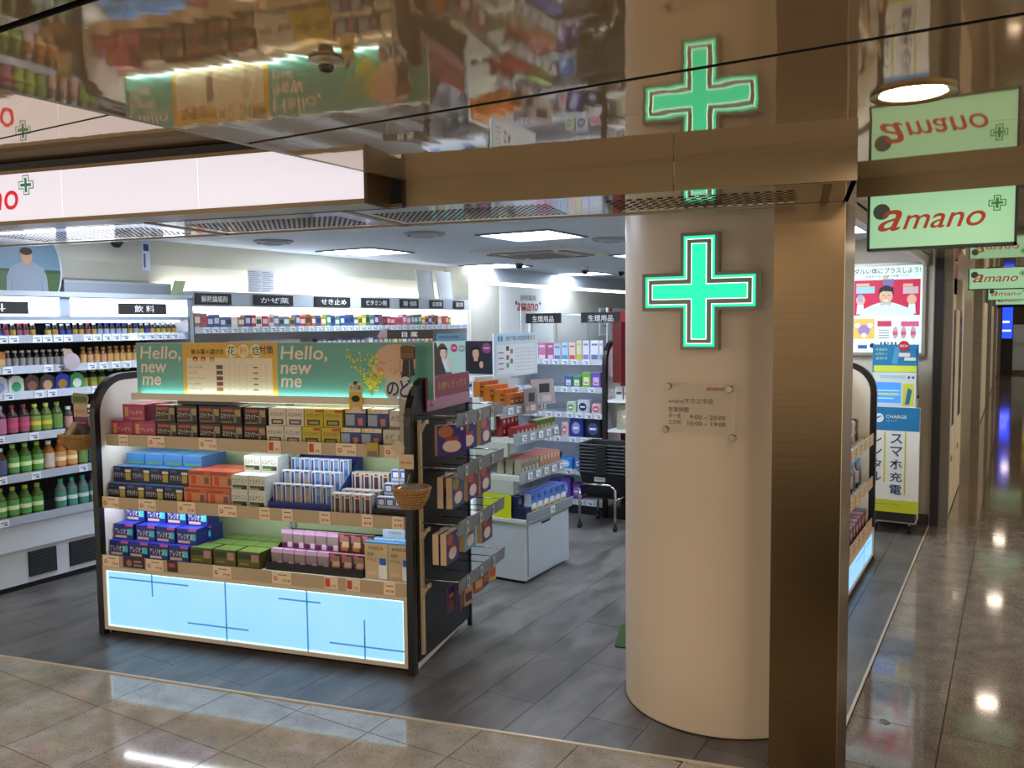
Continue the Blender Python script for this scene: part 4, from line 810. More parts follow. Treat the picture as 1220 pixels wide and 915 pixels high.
rowG('navy_carton', navyb, [-3.655, -3.531, -3.408, -3.284], .06, Z2, 'navy carton in the lower front row of the middle shelf, %s from side panel', G_M)
rowG('navy_carton', navyb, [-3.65, -3.527, -3.404, -3.281], .10, Z2 + .0855, 'navy carton in the upper front row of the middle shelf, %s from side panel', G_M)
rowG('light_blue_carton', skyb, [-3.62, -3.495, -3.37, -3.245], .22, Z2 + .172, 'light blue flat carton lying behind the navy stack, %s from side panel', G_M)
rowG('navy_carton', navyb, [-3.65, -3.527, -3.404, -3.281], .27, Z2 + .086, 'navy carton hidden under the light blue cartons, %s from side panel', G_M)
rowG('navy_carton', navyb, [-3.65, -3.527, -3.404, -3.281], .27, Z2, 'navy carton at the bottom under the light blue ones, %s from side panel', G_M)
rowG('orange_carton', orangeb, [-3.147, -3.002], .065, Z2, 'orange carton in the lower middle-shelf row, %s after the navy stack', G_M)
rowG('orange_carton', orangeb, [-3.145, -3.0], .10, Z2 + .0855, 'orange carton in the middle tier of the middle shelf, %s after the navy stack', G_M)
rowG('orange_carton', orangeb, [-3.145, -3.0], .21, Z2 + .086, 'orange carton behind the middle-shelf front tier, %s after the navy stack', G_M)
rowG('orange_carton', orangeb, [-3.145, -3.0], .21, Z2, 'orange carton low at the back of the middle shelf, %s after the navy stack', G_M)
rowG('white_green_carton', greenw, [-2.877, -2.773], .065, Z2, 'white and green carton, lower middle-shelf row beside the orange ones, %s of two', G_M)
rowG('white_green_carton', greenw, [-2.877, -2.773], .07, Z2 + .0825, 'white and green carton, second layer beside the orange ones, %s of two', G_M)
rowG('white_green_carton', greenw, [-2.877, -2.773], .18, Z2 + .165, 'white and green carton, third layer set back behind, %s of two', G_M)
rowG('white_green_carton', greenw, [-2.877, -2.773], .18, Z2 + .0825, 'white and green carton, second layer set back behind, %s of two', G_M)
rowG('white_green_carton', greenw, [-2.877, -2.773], .18, Z2, 'white and green carton, bottom layer set back behind, %s of two', G_M)
# counter display trays: tilted cardboard trays holding upright packs
def tray(u0, u1, v0, v1, z, c, label, rise=.0, hb_=.13, hf=.04):
    t = link('display_tray', None, None, (*W((u0 + u1) / 2, v0), z), A); tag(t, label, 'display tray'); w_ = u1 - u0; d = v1 - v0; TM = M(c, .4)
    m = MB(); m.box(-w_ / 2, w_ / 2, 0, d, 0, .004, TM); m.box(-w_ / 2, w_ / 2, 0, .004, .004, hf, TM); m.box(-w_ / 2, w_ / 2, d - .004, d, .004, hb_ + rise, TM)
    for s_ in (-1, 1): m.ext([(.004, .004), (.004, hf), (d * .6, hb_), (d - .004, hb_ + rise), (d - .004, .004)], s_ * w_ / 2 - (.004 if s_ > 0 else 0), s_ * w_ / 2 + (.004 if s_ < 0 else 0), TM, 'x')
    m.build('tray_body', t)
    return t
def packs(me, u0, u1, n, v, z, lab_, grp, name, cat='tube carton'):
    sp_ = (u1 - u0) / n
    for i in range(n): put(name, me, u0 + sp_ * (i + .5), v, z, lab_ % nth(i), cat, grp)
def stand(u0, u1, v0, v1, z, h, c, t):
    m = MB(); w_ = u1 - u0; m.box(-w_ / 2, w_ / 2, 0, v1 - v0, 0, h, M(c, .4)); o = m.build('tray_step', t, (0, v0 - TV, z - TZ)); return o
slim = lambda c, band_, tx_: box_mesh('slim_carton', .051, .03, .12, '#d8dce4', [(.08, .32, .06, .94, '#2c448c'), (.45, .92, .1, .9, c), (.5, .86, .3, .6, band_), (.45, .92, .9, .97, tx_)], top='#e8ecf4', side='#aab4c8')
slA = slim('#7f8fa0', '#a88c78', '#2c448c'); slB = slim('#6c94c4', '#4c6cb0', '#3c80c8')
TV, TZ = .03, Z2
t = tray(-2.715, -2.36, .03, .36, Z2, '#182878', 'royal blue display tray of slim eye-drop cartons on the middle shelf', .09, .16)
stand(-2.71, -2.365, .125, .21, Z2 + .0045, .055, '#182878', t); stand(-2.71, -2.365, .215, .345, Z2 + .0045, .105, '#182878', t)
packs(slA, -2.71, -2.49, 4, .075, Z2 + .0045, 'slim white and bronze carton, front step of the blue tray, %s one', 'slim cartons in the blue tray', 'slim_carton')
packs(slB, -2.485, -2.366, 2, .075, Z2 + .0045, 'slim white and blue carton, front step of the blue tray, %s one', 'slim cartons in the blue tray', 'slim_carton')
packs(slA, -2.71, -2.545, 3, .155, Z2 + .06, 'slim white and bronze carton, middle step of the blue tray, %s one', 'slim cartons in the blue tray', 'slim_carton')
packs(slB, -2.535, -2.366, 3, .155, Z2 + .06, 'slim white and blue carton, middle step of the blue tray, %s one', 'slim cartons in the blue tray', 'slim_carton')
packs(slB, -2.71, -2.366, 6, .245, Z2 + .11, 'slim white and blue carton, top step of the blue tray, %s one', 'slim cartons in the blue tray', 'slim_carton')
whs = box_mesh('white_stick_carton', .05, .05, .1, '#cdc8b8', [(.1, .3, .08, .9, '#3c4474'), (.45, .9, .1, .8, '#4a2c38'), (.5, .85, .85, .95, '#a8402c')], top='#dfe4ee', side='#9aa4bc')
packs(whs, -2.356, -2.136, 4, .05, Z2, 'cream and maroon stick carton, front row beside the blue tray, %s one', G_M, 'white_stick_carton')
packs(whs, -2.356, -2.14, 4, .15, Z2 + .0, 'cream and maroon stick carton, rear row beside the blue tray, %s one', G_M, 'white_stick_carton')
bstep = put('white_step', box_mesh('white_step', .21, .09, .07, '#d4dae6'), -2.245, .25, Z2, 'white cardboard step behind the cream stick cartons', 'step')
packs(whs, -2.352, -2.142, 4, .25, Z2 + .0705, 'cream and maroon stick carton standing on the white step, %s one', G_M, 'white_stick_carton')
slC = box_mesh('blue_swirl_carton', .048, .03, .085, '#c4d4ec', [(.05, .95, .5, .95, '#2c50b4'), (.2, .8, .55, .85, '#e4ecf8'), (.1, .9, .08, .35, '#7c98cc'), (.1, .6, .14, .2, '#22306c')], top='#dce6f6', side='#8ca4d0')
t = tray(-2.13, -1.93, .03, .33, Z2, '#10121c', 'black display tray of blue swirl cartons at the middle shelf end', .06, .12)
stand(-2.1, -1.94, .12, .2, Z2 + .0045, .05, '#10121c', t); stand(-2.1, -1.94, .205, .315, Z2 + .0045, .105, '#10121c', t)
packs(slC, -2.124, -1.936, 4, .075, Z2 + .0045, 'blue swirl carton, front step of the black tray, %s one', 'blue swirl cartons', 'blue_swirl_carton')
packs(slC, -2.124, -1.936, 4, .155, Z2 + .055, 'blue swirl carton, middle step of the black tray, %s one', 'blue swirl cartons', 'blue_swirl_carton')
packs(slC, -2.124, -1.936, 4, .235, Z2 + .11, 'blue swirl carton, top step of the black tray, %s one', 'blue swirl cartons', 'blue_swirl_carton')
# bottom shelf
blueb = box_mesh('royal_blue_carton', .125, .095, .085, '#1c2c9c', [(.04, .96, .12, .86, '#22307c'), (.06, .66, .1, .26, '#d8c0a0'), (.70, .96, .3, .7, '#4cc8c0'), (.6, 1, .86, 1, '#e0609c')], [('アレジオン', .05, .78, .34, .70, '#ffffff')], top='#3848d0', side='#16206c')
oliveb = box_mesh('olive_carton', .134, .1, .085, '#4c521c', [(.04, .96, .1, .5, '#5c5a20'), (.04, .6, .55, .85, '#1f3a20'), (.62, .94, .4, .86, '#a8847c'), (.1, .5, .2, .3, '#8a8448')], top='#7ca050', side='#3a4018')
rowG('royal_blue_carton', blueb, [-3.655, -3.525, -3.395, -3.265], .06, Z3, 'royal blue carton in the lowest bottom-shelf row, %s from the side panel', G_B)
rowG('royal_blue_carton', blueb, [-3.65, -3.50, -3.37, -3.235], .09, Z3 + .0855, 'royal blue carton in the second bottom-shelf row, %s from the side panel', G_B, .05)
rowG('royal_blue_carton', blueb, [-3.63, -3.49, -3.355, -3.22], .16, Z3 + .171, 'royal blue carton in the topmost bottom-shelf row, %s from the side panel', G_B)
for q in (0, 1): rowG('royal_blue_carton', blueb, [-3.65, -3.52, -3.39, -3.22], .19, Z3 + .0855 * q, ('royal blue carton low behind the front, %s from the side panel', 'royal blue carton, middle tier behind the front, %s from the side panel')[q], G_B)
rowG('olive_carton', oliveb, [-3.125, -2.98, -2.835], .065, Z3, 'olive green carton in the front bottom-shelf row, %s after the blue stack', G_B)
rowG('olive_carton', oliveb, [-3.085, -2.949, -2.813], .17, Z3, 'olive green carton in the second bottom-shelf row, %s after the blue stack', G_B)
rowG('olive_carton', oliveb, [-3.085, -2.949, -2.813], .275, Z3, 'olive green carton in the rear bottom-shelf row, %s after the blue stack', G_B)
pur = box_mesh('purple_pouch_carton', .065, .025, .095, '#8a5c8c', [(.0, 1, .78, 1, '#d0a8d4'), (.08, .92, .3, .75, '#8c8478'), (.05, .5, .05, .3, '#6a2058'), (.55, .95, .05, .35, '#d8c0d8')], top='#e0c8e4', side='#6a3c6c')
brn = box_mesh('bronze_pouch_carton', .065, .025, .095, '#4a2c24', [(.1, .9, .55, .9, '#8c6c5c'), (.2, .8, .1, .45, '#a86a34'), (.3, .9, .3, .6, '#c8a890'), (.05, .5, .85, .97, '#c4508c')], top='#b08a90', side='#38201c')
TV, TZ = .03, Z3
t = tray(-2.742, -2.195, .03, .26, Z3, '#100e10', 'large black display tray of purple and bronze packs on the bottom shelf', .05, .11)
stand(-2.735, -2.2, .13, .245, Z3 + .0045, .075, '#100e10', t)
packs(pur, -2.736, -2.40, 5, .08, Z3 + .0045, 'purple pack, front row of the large black tray, %s one', 'packs in the large black tray', 'purple_pouch_carton', 'pack')
packs(brn, -2.40, -2.201, 3, .08, Z3 + .0045, 'bronze pack, front row of the large black tray, %s one', 'packs in the large black tray', 'bronze_pouch_carton', 'pack')
packs(pur, -2.736, -2.40, 5, .175, Z3 + .08, 'purple pack, raised rear row of the large black tray, %s one', 'packs in the large black tray', 'purple_pouch_carton', 'pack')
packs(brn, -2.40, -2.201, 3, .175, Z3 + .08, 'bronze pack, raised rear row of the large black tray, %s one', 'packs in the large black tray', 'bronze_pouch_carton', 'pack')
ih = box_mesh('virus_care_carton', .122, .03, .185, '#c4ae88', [(.0, 1, .96, 1, '#3a8ac8'), (.60, .95, .03, .42, '#e0e4ea'), (.64, .92, .4, .58, '#1c60b8'), (.1, .5, .12, .22, '#d0b898')], [('IHADA', .18, .82, .80, .88, '#38342c'), ('花粉', .1, .42, .62, .72, '#38342c'), ('ウイルス', .1, .52, .48, .57, '#38342c')], top='#2c88cc', side='#8cb4dc')
ih2 = box_mesh('pale_virus_carton', .115, .03, .185, '#b8ccdc', [(.0, 1, .86, .96, '#2c80c4')], [('IHADA', .3, .85, .62, .7, '#4a6a84')], top='#3c94d0', side='#9ab4c8')
for n, (u, v, me) in enumerate(((-2.12, .05, ih), (-1.995, .05, ih))): put('virus_care_carton', me, u, v, Z3, 'beige IHADA carton with blue-capped bottle, %s one at the front' % ('nearer the black tray' if n == 0 else 'outer'), 'carton')
for n, (u, v) in enumerate(((-2.11, .12), (-1.99, .12))): put('pale_virus_carton', ih2, u, v, Z3 + .02 * 0, 'pale blue IHADA carton in the second row, %s one' % nth(n), 'carton')
put('pale_virus_carton', box_mesh('tall_virus_carton', .12, .03, .235, '#a8bccc', [(.1, .9, .9, .97, '#e4ecf4')], [('IHADA', .3, .85, .8, .87, '#4a6a84')]), -2.1, .2, Z3, 'tall pale blue carton at the back behind the beige IHADA cartons', 'carton')
# promotional pieces clipped on the gondola
bs = root('bottle_standee', 'cardboard cutout of a dark brown throat syrup bottle before the banner', 'cutout', (*W(-1.934, .047), 0), A)
BB = M('#140d0a', .45); CPB = M('#5a3418', .3, .4)
m_ = MB(); hw = [(.047, 1.0615), (.047, 1.33), (.044, 1.36), (.034, 1.40), (.026, 1.44), (.023, 1.49)]
m_.ext([(.010, 1.0615), (.010, 1.405), (.033, 1.412), (.026, 1.44), (.023, 1.49)] + [(-a, z) for a, z in hw[::-1]], -.012, .0, BB); m_.ext([(-.033, 1.487), (.033, 1.487), (.034, 1.545), (.02, 1.552), (-.02, 1.552), (-.034, 1.545)], -.015, .003, CPB)
m_.box(-.034, .034, -.016, -.015, 1.497, 1.500, M('#8a6234', .4)); m_.box(-.034, .034, -.016, -.015, 1.507, 1.510, M('#8a6234', .4)); m_.build('cutout', bs)
m_ = MB(); m_.poly([(-.045, 1.065), (.009, 1.065), (.009, 1.29), (-.045, 1.31)], -.013, M('#b4ae9c', .4)); m_.disc(-.078, 1.345, .042, -.0165, M('#cfd0c8', .4), .05); m_.disc(-.01, 1.35, .04, -.0167, M('#cfd0c8', .4), .056); m_.text('の', -.108, -.044, 1.312, 1.380, -.018, M('#1c2f5c', .4), 0, .02, 3); m_.text('ど', -.040, .022, 1.306, 1.394, -.018, M('#1c2f5c', .4), 0, .02, 3); m_.quad(-.03, .005, 1.22, 1.226, -.0135, BK); m_.quad(-.03, .005, 1.19, 1.196, -.0135, BK); m_.quad(.008, .012, 1.37, 1.48, -.0125, M('#8a8884', .3)); m_.build('printed_label', bs)
nc = root('throat_card', 'small yellow card with a smiling face standing before the banner', 'card', (*W(-2.225, .06), 0), A)
m_ = MB(); m_.box(-.036, .036, 0, .002, 1.23, 1.37, M('#d8b838', .4)); m_.quad(-.034, .034, 1.325, 1.368, -.001, M('#dccfa8', .4)); m_.text('のど薬', -.03, .03, 1.335, 1.358, -.002, BK, 0, .01, 1); m_.disc(0, 1.275, .018, -.0012, M('#e0b492', .5), .023); m_.disc(0, 1.293, .023, -.0014, M('#241a16', .6), .016); m_.poly([(-.03, 1.23), (.03, 1.23), (.02, 1.252), (-.02, 1.252)], -.0011, M('#e0d0a0', .5)); m_.disc(-.007, 1.275, .002, -.0016, BK, n=6); m_.disc(.007, 1.275, .002, -.0016, BK, n=6); m_.quad(-.006, .006, 1.264, 1.266, -.0016, M('#a84a40', .5)); m_.build('printed_card', nc)
m_ = MB(); m_.box(-.008, .008, -.004, .006, 1.36, 1.378, BLACK); m_.build('clip', nc)
sm_ = root('small_yellow_pack', 'small yellow and grey pack hung on the top shelf rail', 'pack', (*W(-2.115, .012), 0), A); m_ = MB(); m_.box(-.03, .03, -.004, .006, 1.02, 1.09, M('#b8a23c', .4)); m_.quad(-.025, .025, 1.025, 1.05, -.005, M('#77706a', .4)); m_.build('pack_face', sm_)
dk = root('dark_promo_card', 'dark printed promo card on the bottom shelf rail beside price tags', 'card', (*W(-3.50, -.053), 0), A); m_ = MB(); m_.box(-.07, .065, 0, .003, .385, .445, M('#2a1c28', .4)); m_.disc(-.03, .41, .018, -.001, M('#a07060', .5)); m_.quad(.0, .05, .415, .425, -.001, M('#c87c74', .5)); m_.quad(.0, .055, .395, .405, -.001, M('#8c8c9c', .5)); m_.build('card_face', dk)
dk = root('dark_promo_card', 'narrow maroon promo card on the bottom shelf rail', 'card', (*W(-3.255, -.053), 0), A); m_ = MB(); m_.box(-.03, .03, 0, .003, .385, .445, M('#3c1c24', .4)); m_.quad(-.02, .02, .41, .43, -.001, M('#b8504c', .5)); m_.build('card_face', dk)

# end rack: magenta header, four hanger rails, packs on hooks (local frame: x along v, -y towards the outside)
er = root('end_rack_header', 'magenta header card with gold lettering on the gondola end', 'sign', (*W(GU1 + .037, 0), 0), A + PI / 2)
MG = noise_mat('magenta_card', '#7c1c48', '#8c2454', .35, scale=(3, 3, 3))
m_ = MB(); m_.rbox(.11, .66, -.012, -.0, 1.232, 1.395, .004, MG); m_.box(.11, .66, -.013, -.012, 1.232, 1.29, M('#a87890', .4)); m_.text('お腹リラックス', .24, .61, 1.325, 1.365, -.014, M('#c8982c', .4), 0, .01, 2); m_.text('Z', .14, .18, 1.255, 1.30, -.014, BLACK); m_.text('Z', .62, .65, 1.29, 1.325, -.014, BLACK); m_.build('card_face', er)
hr = root('hook_rack', 'four-tier chrome hook rack with grey price rails on the gondola end', 'rack', (*W(GU1 + .037, 0), 0), A + PI / 2)
RG = noise_mat('grey_translucent_rail', '#6f7379', '#7b7f85', .25, scale=(4, 4, 4))
m_ = MB(); m_.box(.02, .045, -.012, 0, .08, 1.2, M('#c8b490', .4)); m_.build('slotted_upright', hr)
TIERS = [1.205, .96, .695, .425]
for k, z in enumerate(TIERS):
    m_ = MB(); m_.ext([(-.20, z - .032), (-.205, z + .03), (-.200, z + .03), (-.195, z - .032)], .02, .66, RG, 'x')
    rl = m_.build('price_rail', hr)
    for x in (.12, .3, .48): m_ = MB(); m_.box(x - .016, x + .016, -.2065, -.2045, z - .026, z + .022, M('#aeb4ba', .4)); m_.quad(x - .008, x + .008, z - .016, z + .008, -.2068, M('#4a4e54', .5)); m_.build('price_tag', rl)
    m_ = MB(); 
    if k in (0, 2, 3): m_.ext([(-.002, z - .02), (-.045, z - .02), (-.045, z - .0), (-.002, z - .08)], .015, .05, M('#cbb896', .4), 'x')
    m_.tube([(.03, 0, z + .02), (.03, -.2, z + .02)], .003, CHROME, 6); m_.build('bracket', hr); m_ = MB(); m_.tube([(.65, 0, z + .02), (.65, -.2, z + .02)], .003, CHROME, 6); m_.build('bracket', hr)
    for x in (.12, .3, .48, .6):
        m_ = MB(); m_.tube([(x, 0, z - .01), (x, -.17, z - .01), (x, -.185, z + .005)], .0022, CHROME, 6); m_.build('hook', hr)
def eyepack(c1, c2, w_=.15, h=.145, d=.03):
    m = MB(); m.box(-w_ / 2, w_ / 2, -d / 2, d / 2, 0, h, M('#cdb48c', .4)); y = -d / 2 - .0005
    m.quad(-w_ / 2, w_ / 2, 0, h, y, M(c1, .3)); m.disc(-w_ * .2, h * .78, w_ * .26, y - .0002, M(c2, .3), h * .2); m.disc(0, h * .3, w_ * .32, y - .0004, M('#dcc8b8', .4), h * .2); m.quad(-w_ * .22, w_ * .25, h * .48, h * .6, y - .0006, M('#a83028', .4)); m.disc(w_ * .36, h * .85, .008, y - .0006, M('#d8d0e0', .4), n=10)
    m.box(-.015, .015, -.001, .001, h, h + .014, M('#b8b0b0', .3)); return m.mesh('eye_mask_pack')
EP = [eyepack('#3c2a80', '#b07040'), eyepack('#4a2870', '#b85848'), eyepack('#3c4a80', '#8a9a40'), eyepack('#502460', '#b85a34'), eyepack('#6a9ab0', '#8cb8c4')]
def endput(me, x, y, z, lab_, rz=0., nm='eye_mask_pack', cat='pack'):
    u = GU1 + .037 - y; o = link(nm, me, None, (*W(u, x), z), A + PI / 2 + rz); tag(o, lab_, cat, 'packs hanging on the gondola end'); return o
for (x, y, z, e, lab_, rz) in (
    (.13, -.12, 1.028, 0, 'purple and gold eye-mask pack turned to the corridor, top hook tier', -.75), (.33, -.12, 1.028, 0, 'purple eye-mask pack in the middle of the top hook tier', -.2), (.52, -.14, 1.028, 1, 'purple eye-mask pack at the far end of the top hook tier', 0),
    (.12, -.10, .785, 0, 'eye-mask pack seen edge-on, inner one of the second hook tier', 0), (.12, -.145, .785, 2, 'green-tinted eye-mask pack at the near end of the second hook tier', 0), (.3, -.15, .786, 3, 'dark purple eye-mask pack in the middle of the second hook tier', 0), (.48, -.15, .786, 3, 'dark purple eye-mask pack at the far end of the second tier', 0),
    (.10, -.08, .52, 1, 'eye-mask pack seen edge-on, inner one of the third hook tier', 0), (.10, -.12, .52, 1, 'purple eye-mask pack at the near end of the third hook tier', 0), (.33, -.12, .525, 4, 'light blue eye-mask pack in the middle of the third hook tier', 0), (.52, -.14, .52, 3, 'maroon eye-mask pack at the far end of the third hook tier', 0)):
    endput(EP[e], x, y, z, lab_, rz)
def sachet(c, c2):
    m = MB(); m.box(-.04, .04, -.004, .004, 0, .12, M(c, .3)); m.quad(-.03, .03, .02, .06, -.005, M(c2, .3)); m.quad(-.03, .025, .07, .09, -.005, M('#c8a078', .4)); return m.mesh('snack_sachet')
for n, (x, y, c, c2, cl) in enumerate(((.08, -.13, '#4a2460', '#a05a4c', 'purple'), (.13, -.16, '#3c2050', '#8a4a3c', 'dark purple'), (.2, -.17, '#b08460', '#3a2c3c', 'tan'), (.34, -.17, '#a85c3c', '#d0a070', 'orange'), (.44, -.17, '#2c1a1c', '#a84c3c', 'black'), (.54, -.17, '#b8a83c', '#b84a3c', 'yellow'))):
    endput(sachet(c, c2), x, y, .283 + (.02 if n > 2 else 0), '%s sachet hanging from the lowest hook tier' % cl, random.uniform(-.3, .3), 'snack_sachet')

# wicker baskets hanging on the gondola posts
def wicker(name, c, r, h, label, arm):
    b = root(name, label, 'basket', c, A)
    m = MB(); n = 40
    for k in range(8):
        t = k / 7; rk = r * (.55 + .45 * math.sin(t * PI / 2)); z = h * t
        m.tube([((rk + .003 * math.cos(i * PI + k * PI)) * math.cos(2 * PI * i / n) * 1.12, (rk + .003 * math.cos(i * PI + k * PI)) * math.sin(2 * PI * i / n), z) for i in range(n)], .0055 if k < 7 else .009, T_WICK, 6, True)
    m.lathe([(0, .0), (r * .56, .0)], 20, m=T_WICK); st = m.build('woven_wall', b); stuff(st)
    m = MB(); 
    for i in range(20):
        a_ = 2 * PI * i / 20; m.tube([(r * .55 * 1.1 * math.cos(a_), r * .55 * math.sin(a_), 0), (r * .84 * 1.12 * math.cos(a_), r * .84 * math.sin(a_), h * .45), (r * 1.12 * math.cos(a_), r * math.sin(a_), h)], .003, T_WICK, 5)
    stuff(m.build('wicker_stakes', b)); m = MB(); m.tube(arm, .003, CHROME, 6); m.build('hook', b); return b
bR = wicker('wicker_basket', (*W(-1.83, -.165), .835), .072, .085, 'small wicker basket hung on the black post beside the hook rack', [(-.05, .05, .08), (-.06, .112, .14)])
m_ = MB(); rr = random.Random(5)
m_.lathe([(.03, .02), (.058, .05), (.062, .085), (.04, .1), (0, .105)], 9, m=M('#b8b4a8', .08, alpha=.45, spec=.8), smooth=False); m_.build('plastic_liner', bR)
m_ = MB(); m_.box(-.06, .012, .0, .003, .17, .235, M('#cdb898', .4)); m_.text('¥1,386', -.05, .005, .19, .205, -.001, GTR, 0, .01, 1); m_.disc(-.06, .265, .03, -.002, M('#c8b898', .4)); m_.box(-.065, -.058, .003, .006, .10, .26, CHROME); m_.build('price_card', bR)
bL = wicker('wicker_basket', (*W(-3.90, .03), .995), .098, .075, 'larger wicker basket with small gift boxes hung at the gondola left post', [(.08, .03, .07), (.143, .02, .1)])
for n, (x, y, rz, c, lab_) in enumerate(((-.035, -.01, .35, '#6a5c50', 'grey-brown gift box with plum lid panel in the wicker basket, left one'), (.045, -.01, -.5, '#5c5048', 'grey-brown gift box with plum lid panel in the wicker basket, right one'))):
    m = MB(); m.box(-.04, .04, -.028, .028, 0, .03, M(c, .5)); m.box(-.03, .03, -.02, .02, .03, .032, M('#3c1c38', .4)); o = item('gift_box', m.mesh('gift_box'), *W(-3.90 + x, .03 + y), 1.068, A + rz, lab_, 'box', 'gift boxes in the wicker basket'); o.rotation_euler = (-.6, 0, A + rz)
m = MB(); m.box(-.018, .018, -.045, .045, 0, .012, M('#b09a74', .5)); o = item('gift_box', m.mesh('gift_strip'), *W(-3.895, -.03), 1.10, A, 'slim tan carton leaning between the two gift boxes', 'box'); o.rotation_euler = (.9, 0, A)
c1 = root('green_price_card', 'tan price card with green arched top above the wicker basket', 'card', (*W(-3.865, -.0), 0), A); m_ = MB(); m_.box(-.045, .045, 0, .003, 1.17, 1.24, M('#bfa882', .4)); m_.ext([(-.055, 1.24), (.05, 1.24), (.06, 1.27), (.045, 1.295), (-.04, 1.30), (-.058, 1.275)], 0, .004, M('#8f8a4c', .5)); m_.quad(-.045, .045, 1.25, 1.28, -.001, M('#4c6a3c', .5)); m_.text('¥1,500', -.035, .03, 1.19, 1.205, -.001, GTR, 0, .01, 1); m_.box(.04, .105, .004, .008, 1.2, 1.206, CHROME); m_.build('card_face', c1)
c1 = root('plum_promo_card', 'plum and pink promo card behind the basket on the gondola post', 'card', (*W(-3.83, .02), 0), A); m_ = MB(); m_.box(-.095, .075, 0, .003, 1.085, 1.17, M('#5c1c4c', .4)); m_.quad(.0, .07, 1.12, 1.165, -.001, M('#c08a94', .5)); m_.text('15', .01, .04, 1.095, 1.12, -.0015, M('#e8c8c0', .5)); m_.quad(-.09, -.02, 1.13, 1.14, -.001, M('#a86a94', .5)); m_.build('card_face', c1)
hb2 = root('hanging_bags', 'dim translucent bags hanging on the outer side of the gondola', 'bag', (*W(-3.80, .12), 0), A)
for z0, z1, c in ((.30, .56, '#8a8068'), (.56, .80, '#7c6658'), (.8, 1.0, '#8c7c60')): m_ = MB(); m_.ext([(-.03, z0), (.04, z0 - .02), (.035, z1), (-.015, z1)], -.03, .03, M(c, .3, alpha=.75)); m_.build('bag', hb2)
# ------------------------------------------------------------------ white stepped island (long side faces +x): local x = world y, local y = -world x
IX = -2.60
isl = root('island_shelf', 'white stepped island shelf with grey price rails beyond the hook rack', 'display shelf', (IX, 0, 0), PI / 2)
IW = noise_mat('white_island_panel', '#b9c0ca', '#c0c7d0', .35, scale=(3, 3, 3)); IB = M('#c9ccc9', .4)
m_ = MB(); m_.box(4.546, 5.15, .02, .75, .02, .39, IW); m_.box(4.575, 5.12, .012, .02, .04, .37, M('#b4bcc6', .3)); m_.box(4.56, 5.14, .05, .7, 0, .02, BLACK); m_.box(4.75, 4.86, .008, .012, .35, .362, BLACK); m_.build('base_cabinet', isl)
m_ = MB(); m_.box(4.53, 5.165, .0, .76, .39, .41, IB); m_.build('worktop', isl)
m_ = MB(); m_.box(4.60, 5.12, .42, .44, .41, 1.30, IB); m_.build('back_panel', isl)
IS = [(.68, .06, .40), (.92, .10, .40), (1.09, .20, .40)]
for k, (z, a, b) in enumerate(IS):
    m_ = MB(); m_.box(4.56, 5.14, a, b, z - .03, z, IB); m_.box(4.56, 4.59, a + .05, b, z - .12, z - .03, M('#b4b8b4', .4)); sh = m_.build('shelf', isl)
    m_ = MB(); m_.ext([(a - .012, z - .045), (a - .004, z - .045), (a + .004, z + .03), (a - .004, z + .03)], 4.55, 5.15, M('#9aa2ab', .25, .2), 'x'); m_.build('price_rail', sh)
    for n in range(5): link('price_tag', TAGM, sh, (4.66 + n * .11, a - .016, z - .006), 0)
m_ = MB(); m_.box(4.53, 5.165, -.01, .0, .40, .455, M('#8f98a4', .25, .2)); r_ = m_.build('price_rail', isl); link('price_tag', TAGM, r_, (4.86, -.012, .425), 0)
cur = [(.72, .41), (.72, 1.2)] + arc(.55, 1.2, .17, 0, 90) ; cui = [(.69, .41), (.69, 1.2)] + arc(.55, 1.2, .14, 0, 90)
def IP(me, name, y, d, z, label, cat, grp, rz=0.): return item(name, me, IX - d, y, z, PI / 2 + rz, label, cat, grp)
bfood = box_mesh('blue_white_tall_carton', .075, .05, .15, '#c8d0e0', [(.0, 1, .55, 1, '#4878c0'), (.1, .9, .05, .35, '#b09a30'), (.2, .8, .4, .6, '#e4e8f0'), (.1, .5, .75, .92, '#2038a0'), (.3, .7, .08, .2, '#5a4a2c')], top='#2c48c8', side='#c0c8dc')
for n in range(6): IP(bfood, 'blue_white_tall_carton', 4.665 + n * .082, .045, .4105, 'blue and white tall carton on the island worktop edge, %s from the near end' % nth(n), 'carton', 'blue cartons on the island worktop')
for n in range(6): IP(bfood, 'blue_white_tall_carton', 4.665 + n * .082, .105, .4105, 'blue and white tall carton in the rear worktop row, %s from the near end' % nth(n), 'carton', 'blue cartons on the island worktop')
dnv = box_mesh('dark_navy_carton', .08, .10, .07, '#141c40', [(.1, .9, .2, .8, '#243070'), (.2, .6, .3, .6, '#8a7a50')], top='#1c2a60', side='#101838')
for n, (y, d, z) in enumerate(((4.60, .07, .4105), (4.60, .18, .4105), (4.60, .29, .4105), (4.60, .13, .481))): IP(dnv, 'dark_navy_carton', y, d, z, 'dark navy carton at the near end of the island worktop, %s one' % nth(n), 'carton', 'navy cartons on the island worktop')
yb = root('yellow_sheet', 'bright yellow sheet standing under the lower island shelf', 'sheet', (IX - .22, 4.545, .411), 0)
m_ = MB(); m_.box(-.11, .10, 0, .004, 0, .15, M('#c8d018', .4)); m_.build('card_face', yb)
silver = box_mesh('silver_red_carton', .042, .05, .10, '#9c9484', [(.2, .8, .1, .75, '#6a6458'), (.3, .7, .2, .5, '#c8c0b0')], top='#d84a3c', side='#8c867c')
coral = box_mesh('coral_carton', .045, .06, .10, '#b8907c', [(.15, .85, .1, .8, '#a86a50'), (.3, .7, .6, .9, '#d8b8a0')], top='#e05848', side='#a87c6c')
